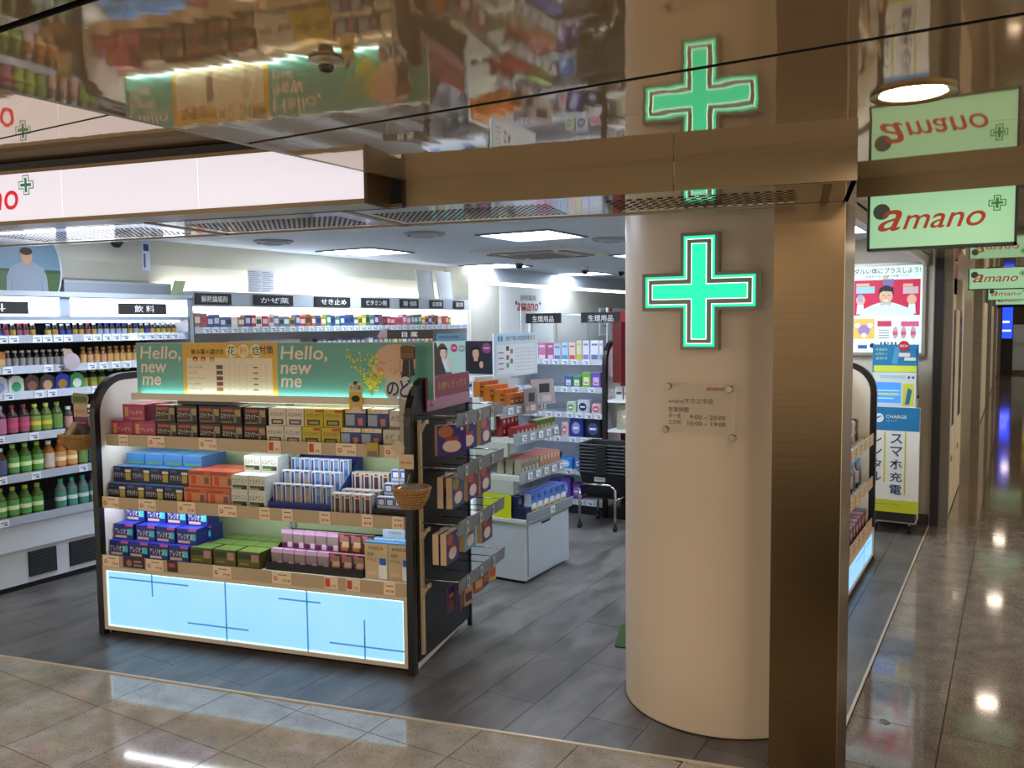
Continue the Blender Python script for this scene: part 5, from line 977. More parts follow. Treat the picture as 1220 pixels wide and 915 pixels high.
for r_i in range(3):
    for n in range(11):
        me, cl = (silver, 'silver') if n < 5 else (coral, 'coral')
        IP(me, 'coral_carton' if n > 4 else 'silver_red_carton', 4.622 + n * .048, .10 + r_i * .065, .6805 + (.0), '%s-fronted red-topped carton, lower island shelf, row %s from the aisle, %s from the near end' % (cl, ('one', 'two', 'three')[r_i], nth(n)), 'carton', 'red-topped cartons on the lower island shelf')
redb = box_mesh('dark_red_carton', .05, .06, .065, '#7c1c24', [(.2, .8, .2, .8, '#9c2c34'), (.35, .65, .35, .65, '#d0b0a8')], top='#a83038', side='#a03040')
olb = box_mesh('olive_pack', .05, .06, .085, '#5c5a34', [(.15, .85, .1, .6, '#8a9a4c'), (.3, .7, .65, .9, '#2c2c24')], top='#98b868', side='#4c4a2c')
grb = box_mesh('green_pack', .06, .08, .05, '#2c8a6c', [(.1, .9, .2, .8, '#4cb090')], top='#3cb080', side='#2c6a54')
for n in range(5): IP(redb, 'dark_red_carton', 4.622 + n * .0515, .135, .9205, 'dark red carton in the front row of the middle island shelf, %s from near end' % nth(n), 'carton', 'dark red cartons on the island')
for n in range(4): IP(redb, 'dark_red_carton', 4.622 + n * .052, .24, .9205, 'dark red carton in the second row of the middle island shelf, %s from near end' % nth(n), 'carton', 'dark red cartons on the island')
for n in range(4): IP(redb, 'dark_red_carton', 4.622 + n * .052, .24, .9865, 'dark red carton stacked on the second row of the middle island shelf, %s' % nth(n), 'carton', 'dark red cartons on the island')
for n in range(5): IP(olb, 'olive_pack', 4.883 + n * .053, .135, .9205, 'olive pack in the front row of the middle island shelf, %s along' % nth(n), 'pack', 'olive packs on the island')
for n in range(4): IP(grb, 'green_pack', 4.875 + n * .065, .215, .9205 + .0, 'green flat pack behind the olive packs on the island, %s along' % nth(n), 'pack', 'green packs on the island')
wr_ = box_mesh('white_red_pack', .055, .05, .09, '#c8bcc0', [(.1, .9, .3, .7, '#c83c44')], top='#e8e0e0')
IP(wr_, 'white_red_pack', 4.83, .31, .9205, 'white and red pack behind the dark red cartons on the island', 'pack', None)
IP(box_mesh('lime_pack', .055, .05, .10, '#b8c890', [(.1, .9, .2, .6, '#88b048')], top='#d8e8b0'), 'lime_pack', 4.895, .31, .9205, 'pale lime pack behind the olive packs on the island', 'pack', None)
orb = box_mesh('amber_box', .052, .05, .10, '#a8601c', [(.1, .9, .3, .7, '#5a2810'), (.2, .8, .4, .6, '#c89048'), (.1, .9, .82, .95, '#c84a1c')], top='#c87a30', side='#b87028')
for r_i in range(4):
    for n in range(4 - (r_i == 3) * 0):
        IP(orb, 'amber_box', 4.72 + n * .058 - r_i * .042, .232 + r_i * .0505, 1.0906 + r_i * .028, 'amber and brown carton, step %s of the upper island stand, %s from the near end' % (('one', 'two', 'three', 'four')[r_i], nth(n)), 'carton', 'amber cartons on the upper island stand')
stp = MB()
for r_i in range(1, 4): stp.box(4.56, 4.98, .207 + r_i * .0505, .207 + (r_i + 1) * .0505 - .0005, 1.09, 1.0895 + r_i * .028, IB)
stp.build('stepped_riser', isl)
ch = root('chart_board', 'pale blue and white product chart standing on top of the island', 'sign', (IX - .13, 0, 0), PI / 2)
m_ = MB(); m_.box(4.57, 5.14, .12, .13, 1.30, 1.585, M('#c3d2e2', .4)); m_.quad(4.58, 5.13, 1.52, 1.58, .119, M('#b8d4ec', .4)); m_.quad(4.60, 5.10, 1.32, 1.51, .1185, M('#d8dfe8', .4)); m_.text('自分で選ぶ総合風邪薬', 4.72, 5.03, 1.535, 1.566, .118, M('#22344c', .5), 0, .005, 1)
for x, c in ((4.63, '#2c7aa8'), (4.665, '#2c7aa8'), (5.055, '#c89048'), (5.09, '#c89048')): m_.disc(x, 1.55, .012, .118, M(c, .5), .02)
for k in range(7): m_.quad(4.84, 5.09, 1.335 + k * .024, 1.337 + k * .024, .118, M('#8c9aac', .5))
for k in range(8): m_.quad(4.84 + k * .035, 4.842 + k * .035, 1.335, 1.49, .118, M('#8c9aac', .5))
for x, z, c in ((4.72, 1.47, '#2c3c3c'), (4.77, 1.45, '#8a7a50'), (4.72, 1.41, '#a8504c'), (4.77, 1.385, '#4c6a9c'), (4.72, 1.36, '#6a9a5c')): m_.quad(x, x + .035, z, z + .03, .118, M(c, .4))
for k in range(4): m_.quad(4.62, 4.69, 1.35 + k * .035, 1.357 + k * .035, .118, M('#5c6a7c', .5))
m_.build('printed_board', ch); m_ = MB(); m_.box(5.03, 5.04, .13, .2, 1.31, 1.36, GREY); m_.box(5.03, 5.04, .2, .27, 1.27, 1.36, GREY); m_.build('support', ch)
for n, (y, d, z, rz, c, w_, lab_) in enumerate(((5.02, -.02, 1.10, -.35, '#a89ca0', .20, 'pinkish grey price board with dark screen photo leaning on the island'), (4.86, -.02, 1.05, -.2, '#8a7c80', .13, 'small brown-grey price card beside the leaning price board'))):
    b_o = root('price_board', lab_, 'sign', (IX - .13 - .01 * n, y, z), PI / 2 + rz); m_ = MB(); m_.ext([(-w_ / 2, 0), (w_ / 2, .0), (w_ * .4, .17), (-w_ * .6, .17)], 0, .004, M(c, .4)); m_.quad(-w_ * .25, w_ * .22, .08, .14, -.001, M('#2c303c', .3)); m_.quad(-w_ * .1, w_ * .3, .02, .06, -.001, M('#c8b8bc', .4)); m_.quad(-w_ * .4, -w_ * .2, .02, .05, -.001, M('#b0a8ac', .4)); m_.build('card_face', b_o); m_ = MB(); m_.tube([(0, .009, -.03), (0, .009, .1)], .004, GREY, 6); m_.build('support', b_o)

# ------------------------------------------------------------------ black-framed units facing the entrance (front faces -y)
def unit(name, label, x0, x1, y, top, zs, depth=.45, lamp=1.6):
    u = root(name, label, 'display shelf', (0, y, 0)); out_ = [(0, 0), (0, top - .2)] + arc(.2, top - .2, .2, 180, 90)[1:] + [(depth, top)]; in_ = [(.04, 0), (.04, top - .2)] + arc(.2, top - .2, .16, 180, 90)[1:] + [(depth, top - .04)]
    for a in (x0 - .035, x1): m = MB(); m.band(out_, in_, a, a + .035, M('#16181c', .35)); m.build('side_frame', u)
    for a in (x0 - .01, x1 + .002): m = MB(); m.ext(in_ + [(depth, 0)], a, a + .008, M('#d4dae0', .4), 'x'); m.build('side_panel', u)
    m = MB(); m.box(x0, x1, depth - .02, depth, .1, top - .05, M('#d6dfec', .4)); m.build('back_panel', u)
    m = MB(); m.box(x0, x1, .05, depth, 0, .1, M('#141519', .5)); m.build('plinth', u)
    for z in zs:
        m = MB(); m.box(x0 + .001, x1 - .001, .02, depth - .02, z - .02, z, M('#cfd6de', .35)); sh = m.build('shelf', u)
        m = MB(); m.box(x0 + .001, x1 - .001, .005, .02, z - .035, z + .012, M('#b4bec8', .3)); m.build('price_rail', sh)
        if z > .5: m = MB(); m.box(x0 + .03, x1 - .03, .04, .06, z - .034, z - .022, M('#ffffff', .4, emit=lamp, ecol='#d8e4ff')); m.build('lamp_tube', sh)
        x = x0 + .08
        while x < x1 - .04: link('price_tag', TAGM, sh, (x, .003, z - .012), 0); x += random.choice((.09, .11, .15))
    return u
BY = 6.45
hu = unit('hygiene_shelf', 'black-edged shelf of sanitary products behind the stacked shopping baskets', -3.86, -2.96, BY, 1.50, [1.325, 1.09, .87, .66, .38, .12])
def BP(me, name, x, d, z, label, cat='pack', grp='packs on the hygiene shelf', rz=0.): return item(name, me, x, BY + d, z, rz, label, cat, grp)
tops = [(-3.55, .08, .15, '#b87c9c', '#e8c8d8', 'pink leaning'), (-3.465, .06, .15, '#a85c84', '#d8c8d8', 'rose'), (-3.40, .065, .14, '#b8c4d8', '#5c74b4', 'white and blue'), (-3.325, .06, .15, '#a8c4dc', '#4c8cc4', 'light blue'), (-3.255, .06, .15, '#d0c0b8', '#c8503c', 'white and red'), (-3.19, .05, .17, '#c8c8b0', '#c8b030', 'white and yellow'), (-3.125, .06, .17, '#d0d4e4', '#7c7cb8', 'white and lilac'), (-3.045, .075, .17, '#d4d8e4', '#5c74a4', 'tall white'), (-2.985, .035, .17, '#c8d0dc', '#8c9cb4', 'narrow white')]
for x, w_, h, c, c2, cl in tops: BP(box_mesh('tube_carton', w_, .05, h, c, [(.1, .9, .06, .3, c2), (.15, .85, .75, .85, c2)], top='#e4e8f0'), 'tube_carton', x, .06, 1.3255, '%s carton on the top row of the hygiene shelf' % cl, 'carton')
pads = [(-3.29, .075, .10, '#3c5c9c', '#c8d0e0', 'blue'), (-3.21, .075, .10, '#3c8a5c', '#c8d8c8', 'green'), (-3.12, .085, .135, '#6ca83c', '#d0d8c0', 'lime green'), (-3.03, .085, .135, '#6c4cb0', '#c8b8d8', 'purple')]
for x, w_, h, c, c2, cl in pads: BP(box_mesh('pad_pack', w_, .06, h, c, [(.2, .8, .2, .7, c2), (.3, .7, .3, .4, '#c85060')], top=c2), 'pad_pack', x, .06, 1.0905, '%s pad pack on the second row of the hygiene shelf' % cl)
def soft(c, c2, w_, h, d=.1, big='#f0f0f0'):
    m = MB(); m.rbox(-w_ / 2, w_ / 2, -d / 2, d / 2, .008, h - .008, .02, M(c, .3)); m.rbox(-w_ / 2 + .008, w_ / 2 - .008, -d / 2 + .008, d / 2 - .008, 0, h, .015, M(c, .3)); m.disc(0, h * .5, w_ * .3, -d / 2 - .001, M(c2, .3), h * .3); m.quad(-w_ * .18, w_ * .18, h * .45, h * .55, -d / 2 - .002, M(big, .3)); return m.mesh('soft_pack')
for x, w_, h, c, c2, cl in ((-3.27, .09, .10, '#b8c8b8', '#5c9c6c', 'white and green'), (-3.155, .12, .12, '#b8c0c8', '#202c6c', 'round navy-labelled'), (-3.03, .10, .09, '#c8a8b4', '#b84c6c', 'pink')): BP(soft(c, c2, w_, h), 'soft_pack', x, .08, .8705, '%s soft pack on the third row of the hygiene shelf' % cl)
for x, w_, h, c, c2, cl in ((-3.33, .07, .13, '#c8b4c0', '#c86c7c', 'pale pink'), (-3.22, .13, .17, '#22308c', '#8c94c8', 'large royal blue'), (-3.06, .16, .17, '#11131c', '#2c4c8c', 'large black')): BP(soft(c, c2, w_, h), 'soft_pack', x, .08, .6605, '%s soft pack on the fourth row of the hygiene shelf' % cl)
for x, w_, h, c, c2, cl in ((-3.49, .16, .14, '#2c3858', '#5c6c8c', 'dark slate'), (-3.20, .11, .11, '#3c78c0', '#a8c8e8', 'sky blue'), (-3.05, .12, .16, '#2c3038', '#5c6068', 'dark grey')): BP(soft(c, c2, w_, h), 'soft_pack', x, .10, .3805, '%s soft pack on the fifth row of the hygiene shelf' % cl)
BP(soft('#3c84d0', '#a8d0f0', .12, .10), 'soft_pack', -3.325, .09, .3805, 'bright blue soft pack at the edge of the fifth hygiene row')
for x, w_, h, c, c2, cl in ((-3.45, .1, .16, '#4c3ca8', '#8c84d8', 'violet'), (-3.34, .1, .18, '#6c58b8', '#a8a0e0', 'lilac'), (-3.23, .09, .14, '#5c3c9c', '#9c6cb0', 'purple')): BP(soft(c, c2, w_, h), 'soft_pack', x, .10, .1205, '%s refill pack on the lowest row of the hygiene shelf' % cl)
for n, (a, b, s_) in enumerate(((-3.86, -3.50, '生理用品'), (-3.30, -2.92, '生理用品'))):
    b_o = root('hygiene_sign', 'black 生理用品 category sign above the hygiene shelf, %s' % ('partly behind the pale chart' if n == 0 else 'beside the round pillar'), 'sign', (0, BY + .3, 0))
    m_ = MB(); m_.box(a, b, 0, .012, 1.645, 1.735, SL); m_.text(s_, a + .07, b - .07, 1.655, 1.712, -.002, SW, 0, .008, 2); m_.build('plate', b_o); m_ = MB(); m_.box(a + .05, a + .06, .012, .02, 1.46, 1.7, GREY); m_.box(b - .06, b - .05, .012, .02, 1.46, 1.7, GREY); m_.build('support', b_o)
cu = unit('cosmetics_shelf', 'black-edged cosmetics shelf with two portrait posters over its top', -4.46, -3.83, 6.1, 1.44, [1.0, .78, .55, .3], .34, 1.2)
def portrait(name, label, x0, x1, z0, z1, bgc, hair, cloth, skin, circ, x_face):
    p = root(name, label, 'poster', (0, 6.06, 0)); m = MB(); m.box(x0, x1, 0, .006, z0, z1, M(bgc, .4)); fx = x_face; cz = z0 + (z1 - z0) * .62; R_ = (z1 - z0)
    m.disc(fx, cz + .01, R_ * .19, -.001, M(hair, .5), R_ * .27); m.poly([(fx - R_ * .24, z0 + R_ * .1), (fx + R_ * .26, z0 + R_ * .1), (fx + R_ * .18, cz - R_ * .17), (fx + R_ * .05, cz - R_ * .2), (fx - R_ * .05, cz - R_ * .2), (fx - R_ * .18, cz - R_ * .2)], -.0012, M(cloth, .5))
    m.disc(fx + .01, cz, R_ * .12, -.0016, M(skin, .45), R_ * .17); m.quad(fx - .01, fx + .03, cz - R_ * .23, cz - R_ * .12, -.0014, M(skin, .45)); m.poly([(fx - .05, cz + R_ * .06), (fx + .05, cz + R_ * .17), (fx + .06, cz + R_ * .1), (fx + .01, cz + R_ * .19), (fx - .05, cz + R_ * .16)], -.0018, M(hair, .5))
    for e in (-.016, .026): m.quad(fx + e, fx + e + .014, cz + .008, cz + .012, -.002, M('#2c2420', .5))
    m.quad(fx + .002, fx + .022, cz - R_ * .09, cz - R_ * .075, -.002, M('#a85048', .5)); m.disc(fx + .065, z0 + R_ * .28, .02, -.002, M(skin, .5), .03)
    for cx2, cz2, r2, cc in circ: m.disc(cx2, cz2, r2, -.002, M(cc, .5)); m.quad(cx2 - r2 * .6, cx2 + r2 * .6, cz2 - .004, cz2 + .004, -.0025, M('#e0c8d0', .5))
    m.build('print', p); m = MB(); m.box(x0, x1, .006, .03, 1.15, z0 + .05, WHITE); m.build('backing', p); return p
portrait('portrait_poster', 'pale mint portrait poster of a smiling long-haired woman above the cosmetics shelf', -4.395, -4.07, 1.22, 1.50, '#a8c4bc', '#4a3830', '#c8ccd4', '#d8b4a0', ((-4.185, 1.44, .036, '#a83c5c'), (-4.105, 1.435, .032, '#84949c')), -4.31)
portrait('portrait_poster', 'dark navy portrait poster of a woman with tied hair above the cosmetics shelf', -4.065, -3.79, 1.22, 1.50, '#171c2c', '#18141a', '#0e0e12', '#c89c84', ((-3.85, 1.44, .045, '#84346c'),), -3.97)
m_b = root('blue_header_strip', 'grey-blue header strip above the two portrait posters', 'sign', (0, 6.1, 0)); m_ = MB(); m_.box(-4.40, -4.09, 0, .01, 1.505, 1.56, M('#5c7c94', .4)); m_.quad(-4.38, -4.16, 1.522, 1.545, -.001, M('#3c5c78', .5)); m_.build('strip_face', m_b)
tl = root('tester_tray', 'sloping white tester tray with blue leaflets under the portrait posters', 'tray', (0, 6.0, 0)); m_ = MB(); m_.ext([(.0, 1.02), (.0, 1.05), (.28, 1.20), (.28, 1.02)], -4.455, -3.835, M('#c0ccd8', .35), 'x')
for x, c in ((-4.36, '#5c84c4'), (-4.18, '#b8c8dc'), (-4.03, '#7c9cc8')): m_.add([(x - .05, .04, 1.0735), (x + .06, .04, 1.0735), (x + .07, .2, 1.159), (x - .02, .2, 1.159)], [(0, 1, 2, 3)], M(c, .4))
m_.add([(-4.08, .1, 1.106), (-3.99, .1, 1.106), (-3.98, .14, 1.127), (-4.07, .14, 1.127)], [(0, 1, 2, 3)], DARK); m_.quad(-4.45, -3.84, 1.013, 1.02, .0, M('#2c3444', .4)); m_.build('tray_body', tl)
for n, (x, c, cl) in enumerate(((-4.26, '#2c5a8c', 'blue'), (-4.13, '#2c6a8c', 'teal'), (-4.0, '#8c2c3c', 'crimson'))): item('cosmetic_pack', soft(c, '#a8c8b8', .1, .12), x, 6.185, .7806, 0, '%s cosmetic pack on the cosmetics shelf under the tester tray' % cl, 'pack', 'packs on the cosmetics shelf')
for n, (x, c, cl) in enumerate(((-4.2, '#c0ccd8', 'pale grey'), (-4.06, '#2c4c8c', 'blue'))): item('cosmetic_pack', soft(c, '#a8c8d8', .1, .14), x, 6.185, .5506, 0, '%s cosmetic pack on the lower row of the cosmetics shelf' % cl, 'pack', 'packs on the cosmetics shelf')

# side display right of the hygiene shelf, mostly behind the pillar
sd = root('side_display', 'low white shelf with tall dark red panel between hygiene shelf and pillar', 'display shelf', (0, 6.46, 0)); m_ = MB(); m_.box(-2.915, -2.3, 0, .3, .0, .1, BLACK); m_.box(-2.915, -2.3, .27, .3, .1, 1.75, M('#8c1c24', .5)); m_.build('back_panel', sd)
for z in (.45, .75, 1.0): m_ = MB(); m_.box(-2.915, -2.3, 0, .27, z - .02, z, WHITE); m_.build('shelf', sd)
m_ = MB(); m_.box(-2.86, -2.78, -.02, .1, 1.15, 1.65, M('#5c1418', .4)); m_.box(-2.85, -2.79, .1, .27, 1.2, 1.25, DARK); m_.build('red_panel', sd)
for n, (x, w_, c, cl) in enumerate(((-2.84, .06, '#c8ccd0', 'white'), (-2.76, .07, '#d0d0d0', 'pale grey'), (-2.68, .06, '#2c2c30', 'black'))): item('small_carton', box_mesh('small_carton', w_, .05, .11, c, [(.1, .9, .4, .6, '#4c4c54')]), x, 6.55, 1.0005, 0, '%s small carton on the side display beside the pillar' % cl, 'carton', 'cartons on the side display')
item('clear_bag', soft('#9aa08c', '#b8b090', .2, .22, .14), -2.76, 6.58, .7505, 0, 'greenish filled clear bag on the side display beside the pillar', 'bag')
m_ = MB(); m_.lathe([(0, 0), (.07, 0), (.075, .02), (.075, .04), (.07, .05), (.075, .06), (.075, .09), (.06, .11), (0, .115)], 20, m=M('#7c5c24', .2, .9)); item('gold_tin', m_.mesh('gold_tin'), -2.76, 6.57, .4505, 0, 'round shiny gold tin on the side display beside the pillar', 'tin')

# ------------------------------------------------------------------ stack of black shopping baskets on a wheeled stand
cx0, cx1, cy0, cy1 = -2.975, -2.665, 6.045, 6.395
ct = root('basket_stand', 'chrome wheeled stand under the stack of black shopping baskets', 'basket stand', (0, 0, 0))
m_ = MB()
def ubar(y): m_.tube([(cx0, y, .04), (cx0, y, .33), (cx0 + .04, y, .365), (cx1 - .04, y, .365), (cx1, y, .33), (cx1, y, .04)], .011, CHROME, 8)
ubar(cy0); ubar(cy1); m_.tube([(cx0, cy0, .25), (cx0, cy1, .25)], .009, CHROME, 8); m_.tube([(cx1, cy0, .25), (cx1, cy1, .25)], .009, CHROME, 8); m_.box(cx0, cx1, cy0 + .03, cy1 - .03, .2505, .2595, BLACK); m_.build('tube_frame', ct)
for x in (cx0, cx1):
    for y in (cy0, cy1): m_ = MB(); m_.lathe([(0, -.01), (.024, -.01), (.024, .01), (0, .01)], 16, m=BLACK); o = m_.build('caster', ct, (x, y, .0245)); o.rotation_euler = (0, PI / 2, 0)
BKB = M('#101114', .35); BRM = M('#55585e', .25)  # rim grey lightened to paint in the highlights along each basket rim
def basket_mesh():
    m = MB(); B0 = [(-.17, -.12), (.17, -.12), (.17, .12), (-.17, .12)]; T0 = [(-.225, -.165), (.225, -.165), (.225, .165), (-.225, .165)]
    v = [(x, y, 0) for x, y in B0] + [(x, y, .20) for x, y in T0]; m.add(v, [(0, 3, 2, 1)] + [(i, (i + 1) % 4, 4 + (i + 1) % 4, 4 + i) for i in range(4)], BKB)
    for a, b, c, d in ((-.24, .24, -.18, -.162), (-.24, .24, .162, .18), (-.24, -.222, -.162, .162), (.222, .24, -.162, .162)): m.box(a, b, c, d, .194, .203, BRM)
    m.box(-.05, .06, -.195, -.181, .18, .2025, M('#1c1d20', .3)); return m.mesh('shopping_basket')
BSM = basket_mesh()
for q in BSM.vertices: q.co.x *= .87; q.co.y *= .87
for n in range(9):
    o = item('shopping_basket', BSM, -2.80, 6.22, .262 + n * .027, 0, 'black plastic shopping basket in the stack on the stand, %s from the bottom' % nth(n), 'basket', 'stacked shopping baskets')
pl_ = root('basket_label', 'small white printed label on the front of the lowest black basket', 'label', (-2.81, 6.07, 0)); m_ = MB(); m_.box(-.045, .045, -.001, .012, .385, .42, M('#b8c0c4', .4)); m_.text('amano', -.035, .035, .397, .409, -.002, BK, 0, 0, 1); m_.build('card_face', pl_)

# ------------------------------------------------------------------ second lit gondola behind the steel column (front faces +x)
g2 = root('corridor_gondola', 'black-edged lit display shelf facing the corridor beside the steel column', 'display shelf', (-.80, 0, 0), PI / 2)
H0, H1 = 4.35, 6.20
o2 = [(0, 0), (0, .6), (0, 1.15)] + arc(.21, 1.15, .21, 180, 90)[1:] + [(.55, 1.36)]; i2 = [(.04, 0), (.04, .6), (.04, 1.15)] + arc(.21, 1.15, .17, 180, 90)[1:] + [(.55, 1.32)]
for a in (H0 - .035, H1): m_ = MB(); m_.band(o2, i2, a, a + .035, M('#131315', .35)); m_.build('side_frame', g2)
for a in (H0, H1 - .01): m_ = MB(); m_.ext(i2 + [(.55, 0)], a, a + .008, M('#dcd8cc', .4), 'x'); m_.build('side_panel', g2)
m_ = MB(); m_.box(H0, H1, .5, .53, .25, 1.3, M('#c8d0b8', .4)); m_.build('back_panel', g2)
m_ = MB(); m_.box(H0, H1, .02, .53, .0, .03, BLACK); m_.box(H0, H1, .0, .06, .20, .225, WFR); m_.box(H0, H1, .0, .06, .03, .045, WFR); m_.box(H0, H0 + .02, 0, .06, .045, .2, WFR); m_.box(H1 - .02, H1, 0, .06, .045, .2, WFR); m_.build('light_box_frame', g2)
m_ = MB(); m_.box(H0 + .02, H1 - .02, .01, .05, .045, .20, GLOW); m_.build('light_panel', g2)
m_ = MB(); m_.box(5.82, 5.826, .008, .0095, .045, .2, BL); m_.box(5.5, 6.1, .0078, .0093, .15, .155, BL); m_.build('shadow_cross', g2)
for z in (.83, .535, .245):
    m_ = MB(); m_.box(H0 + .01, H1 - .012, .03, .5, z - .02, z, M('#e6e4da', .3)); sh = m_.build('shelf', g2)
    m_ = MB(); m_.box(H0 + .01, H1 - .012, .012, .018, z - .03, z + .045, SF); m_.build('price_rail', sh)
    if z > .5: m_ = MB(); m_.box(H0 + .05, H1 - .05, .06, .085, z - .034, z - .021, M('#ffffff', .4, emit=2.4, ecol='#ecf4ff')); m_.build('lamp_tube', sh)
    for n in range(9): link('price_tag', GTM[1], sh, (H0 + .2 + n * .19, .0105, z + .008), 0)
m_ = MB(); m_.box(H0 + .05, H1 - .05, .2, .23, 1.28, 1.3, M('#ffffff', .4, emit=3.0, ecol='#fff4e4')); m_.box(H0, H1, .18, .5, 1.3, 1.32, WHITE); m_.build('lamp_tube', g2)
def GP(me, name, y, d, z, label, cat, grp): return item(name, me, -.80 - d, y, z, PI / 2, label, cat, grp)
pk = [('#1c3a24', '#c83c2c', 'dark green'), ('#a84a1c', '#e0c8a0', 'orange'), ('#2c1c1c', '#b83c3c', 'black and red'), ('#c8c8c8', '#7c2c3c', 'white')]
for n in range(13): c, c2, cl = pk[n % 4]; GP(soft(c, c2, .085, .15, .05), 'snack_pack', 4.5 + n * .13, .12, .8305, '%s pack on the top row of the corridor gondola, %s from the column' % (cl, nth(n)), 'pack', 'packs on the top row of the corridor gondola')
kk = [('#2c2c5c', '#c8a87c', '#2c8ac8', 'navy'), ('#8c9cb4', '#2c4c8c', '#3c9cd8', 'pale blue')]
for k_, v in enumerate(kk):
    BM['g%d' % k_] = bottle_mesh('care_bottle', .032, .19, v[0], v[1], v[2], None, neck=.6)
for n in range(14): GP(BM['g%d' % (n % 2)], 'care_bottle', 4.5 + n * .12, .10, .5355, '%s bottle with blue cap on the corridor gondola middle row, %s from column' % (kk[n % 2][3], nth(n)), 'bottle', 'bottles on the middle row of the corridor gondola')
crb = box_mesh('patterned_carton', .1, .14, .115, '#7c2c34', [(.1, .9, .15, .85, '#8c4c50'), (.3, .7, .3, .7, '#c8a89c')], top='#3c4468', side='#6c5c6c')
crc = box_mesh('patterned_carton_blue', .1, .14, .115, '#2c3058', [(.1, .9, .15, .85, '#7c4c5c'), (.3, .7, .3, .7, '#c8b0a8')], top='#a04850', side='#4c4c6c')
for n in range(15): GP((crb, crc)[n % 2], 'patterned_carton', 4.47 + n * .115, .11, .2455, '%s patterned carton on the lowest row of the corridor gondola, %s from the column' % (('maroon', 'indigo')[n % 2], nth(n)), 'carton', 'cartons on the lowest row of the corridor gondola')

# ------------------------------------------------------------------ backlit poster, charging kiosk and banner before the end wall
bp = root('backlit_poster', 'large backlit poster of a smiling man holding bottles on the end wall', 'poster', (0, 7.43, 0))
LP = lambda c, e=.75: M(hexmix(c, '#000000', .15), .5, emit=round(e * .55, 3), ecol=c)
m_ = MB(); m_.box(-1.19, -.615, 0, .03, 1.355, 2.10, M('#a49f95', .35, .5)); m_.build('frame', bp)
m_ = MB(); m_.quad(-1.165, -.64, 1.38, 2.075, -.001, LP('#d8f0f0', .8)); m_.quad(-1.145, -.655, 1.68, 1.965, -.002, LP('#c8204c', .6))
m_.text('ダルい体に', -1.15, -.93, 2.015, 2.06, -.003, LP('#2c3030', .02), 0, .01, 2); m_.text('プラスしよう!', -.92, -.655, 2.015, 2.06, -.003, LP('#5a6a1c', .05), 0, .01, 2); m_.text('医薬部外品の栄養で栄養プラス!', -1.06, -.74, 1.985, 2.003, -.003, LP('#6a6a5c', .05), 0, .0, 1)
SKL = LP('#e0b89c', .5); SHT = LP('#cfe8ec', .7); cx3 = -.905
m_.poly([(cx3 - .2, 1.68), (cx3 + .21, 1.68), (cx3 + .18, 1.73), (cx3 + .1, 1.765), (cx3 + .04, 1.785), (cx3 - .04, 1.785), (cx3 - .1, 1.765), (cx3 - .17, 1.73)], -.003, SHT)
m_.disc(cx3, 1.855, .058, -.0035, LP('#1c1c20', .02), .065); m_.disc(cx3, 1.835, .05, -.004, SKL, .062); m_.quad(cx3 - .022, cx3 + .022, 1.765, 1.80, -.0038, SKL); m_.poly([(cx3 - .052, 1.855), (cx3 - .02, 1.875), (cx3 + .05, 1.868), (cx3 + .055, 1.9), (cx3, 1.915), (cx3 - .05, 1.9)], -.0045, LP('#1c1c20', .02))
for e in (-.028, .012): m_.quad(cx3 + e, cx3 + e + .02, 1.838, 1.842, -.005, LP('#2c2020', .02))
m_.poly([(cx3 - .02, 1.803), (cx3 + .02, 1.803), (cx3 + .01, 1.795), (cx3 - .01, 1.795)], -.005, LP('#fff0f0', .8)); m_.quad(cx3 - .004, cx3 + .004, 1.815, 1.83, -.005, LP('#c8987c', .4))
for s_ in (-1, 1): m_.disc(cx3 + s_ * .19, 1.805, .035, -.0035, SKL, .04); m_.poly([(cx3 + s_ * .16, 1.70), (cx3 + s_ * .22, 1.69), (cx3 + s_ * .215, 1.77), (cx3 + s_ * .17, 1.78)], -.0034, SHT); m_.poly([(cx3 + s_ * .01, 1.785), (cx3 + s_ * .045, 1.785), (cx3 + s_ * .03, 1.745)], -.0042, LP('#a8c8d0', .5))
m_.quad(cx3 - .21, cx3 - .175, 1.79, 1.85, -.004, LP('#8ca8d0', .6))
for a, b, c, z in ((-1.13, -.99, '#9cc8dc', 1.86), (-.78, -.67, '#c8b8c0', 1.85), (-.93, -.85, '#7c6ca8', 1.915)): m_.quad(a, b, z, z + .055, -.003, LP(c, .6)); m_.quad(a, b - .04, z + .058, z + .08, -.003, LP('#e0b890', .6))
m_.quad(-1.145, -.985, 1.49, 1.655, -.003, LP('#e0c060', .6)); m_.disc(-1.065, 1.56, .045, -.0035, LP('#a884c0', .5))
for a, z in ((-1.115, 1.60), (-1.02, 1.60), (-1.065, 1.52)): m_.disc(a, z, .02, -.004, LP('#d8ecf0', .7))
m_.quad(-.965, -.86, 1.59, 1.635, -.003, LP('#c83c5c', .5)); m_.quad(-.79, -.66, 1.59, 1.63, -.003, LP('#d85c8c', .5))
for k in range(4): m_.quad(-.955, -.875, 1.555 - k * .02, 1.561 - k * .02, -.003, LP('#6a7c8c', .2))
for x in (-.83, -.77, -.70): m_.disc(x, 1.54, .02, -.0035, LP('#c8a8b8', .5), .05); m_.quad(x - .018, x + .018, 1.52, 1.55, -.004, LP('#d05c7c', .5))
m_.text('IPIJ', -.94, -.82, 1.42, 1.465, -.003, LP('#20242c', .02), 0, .01, 1); m_.disc(-1.0, 1.435, .02, -.003, LP('#20242c', .02)); m_.quad(-1.11, -1.04, 1.41, 1.44, -.003, LP('#2c6cb0', .3))
m_.build('lit_print', bp)
ks = root('charging_kiosk', 'white and yellow phone charger rental kiosk with blue screen and top board', 'kiosk', (0, 7.12, 0))
m_ = MB(); m_.box(-.97, -.63, .06, .3, .05, .94, M('#e0e0d8', .4)); m_.build('cabinet', ks)
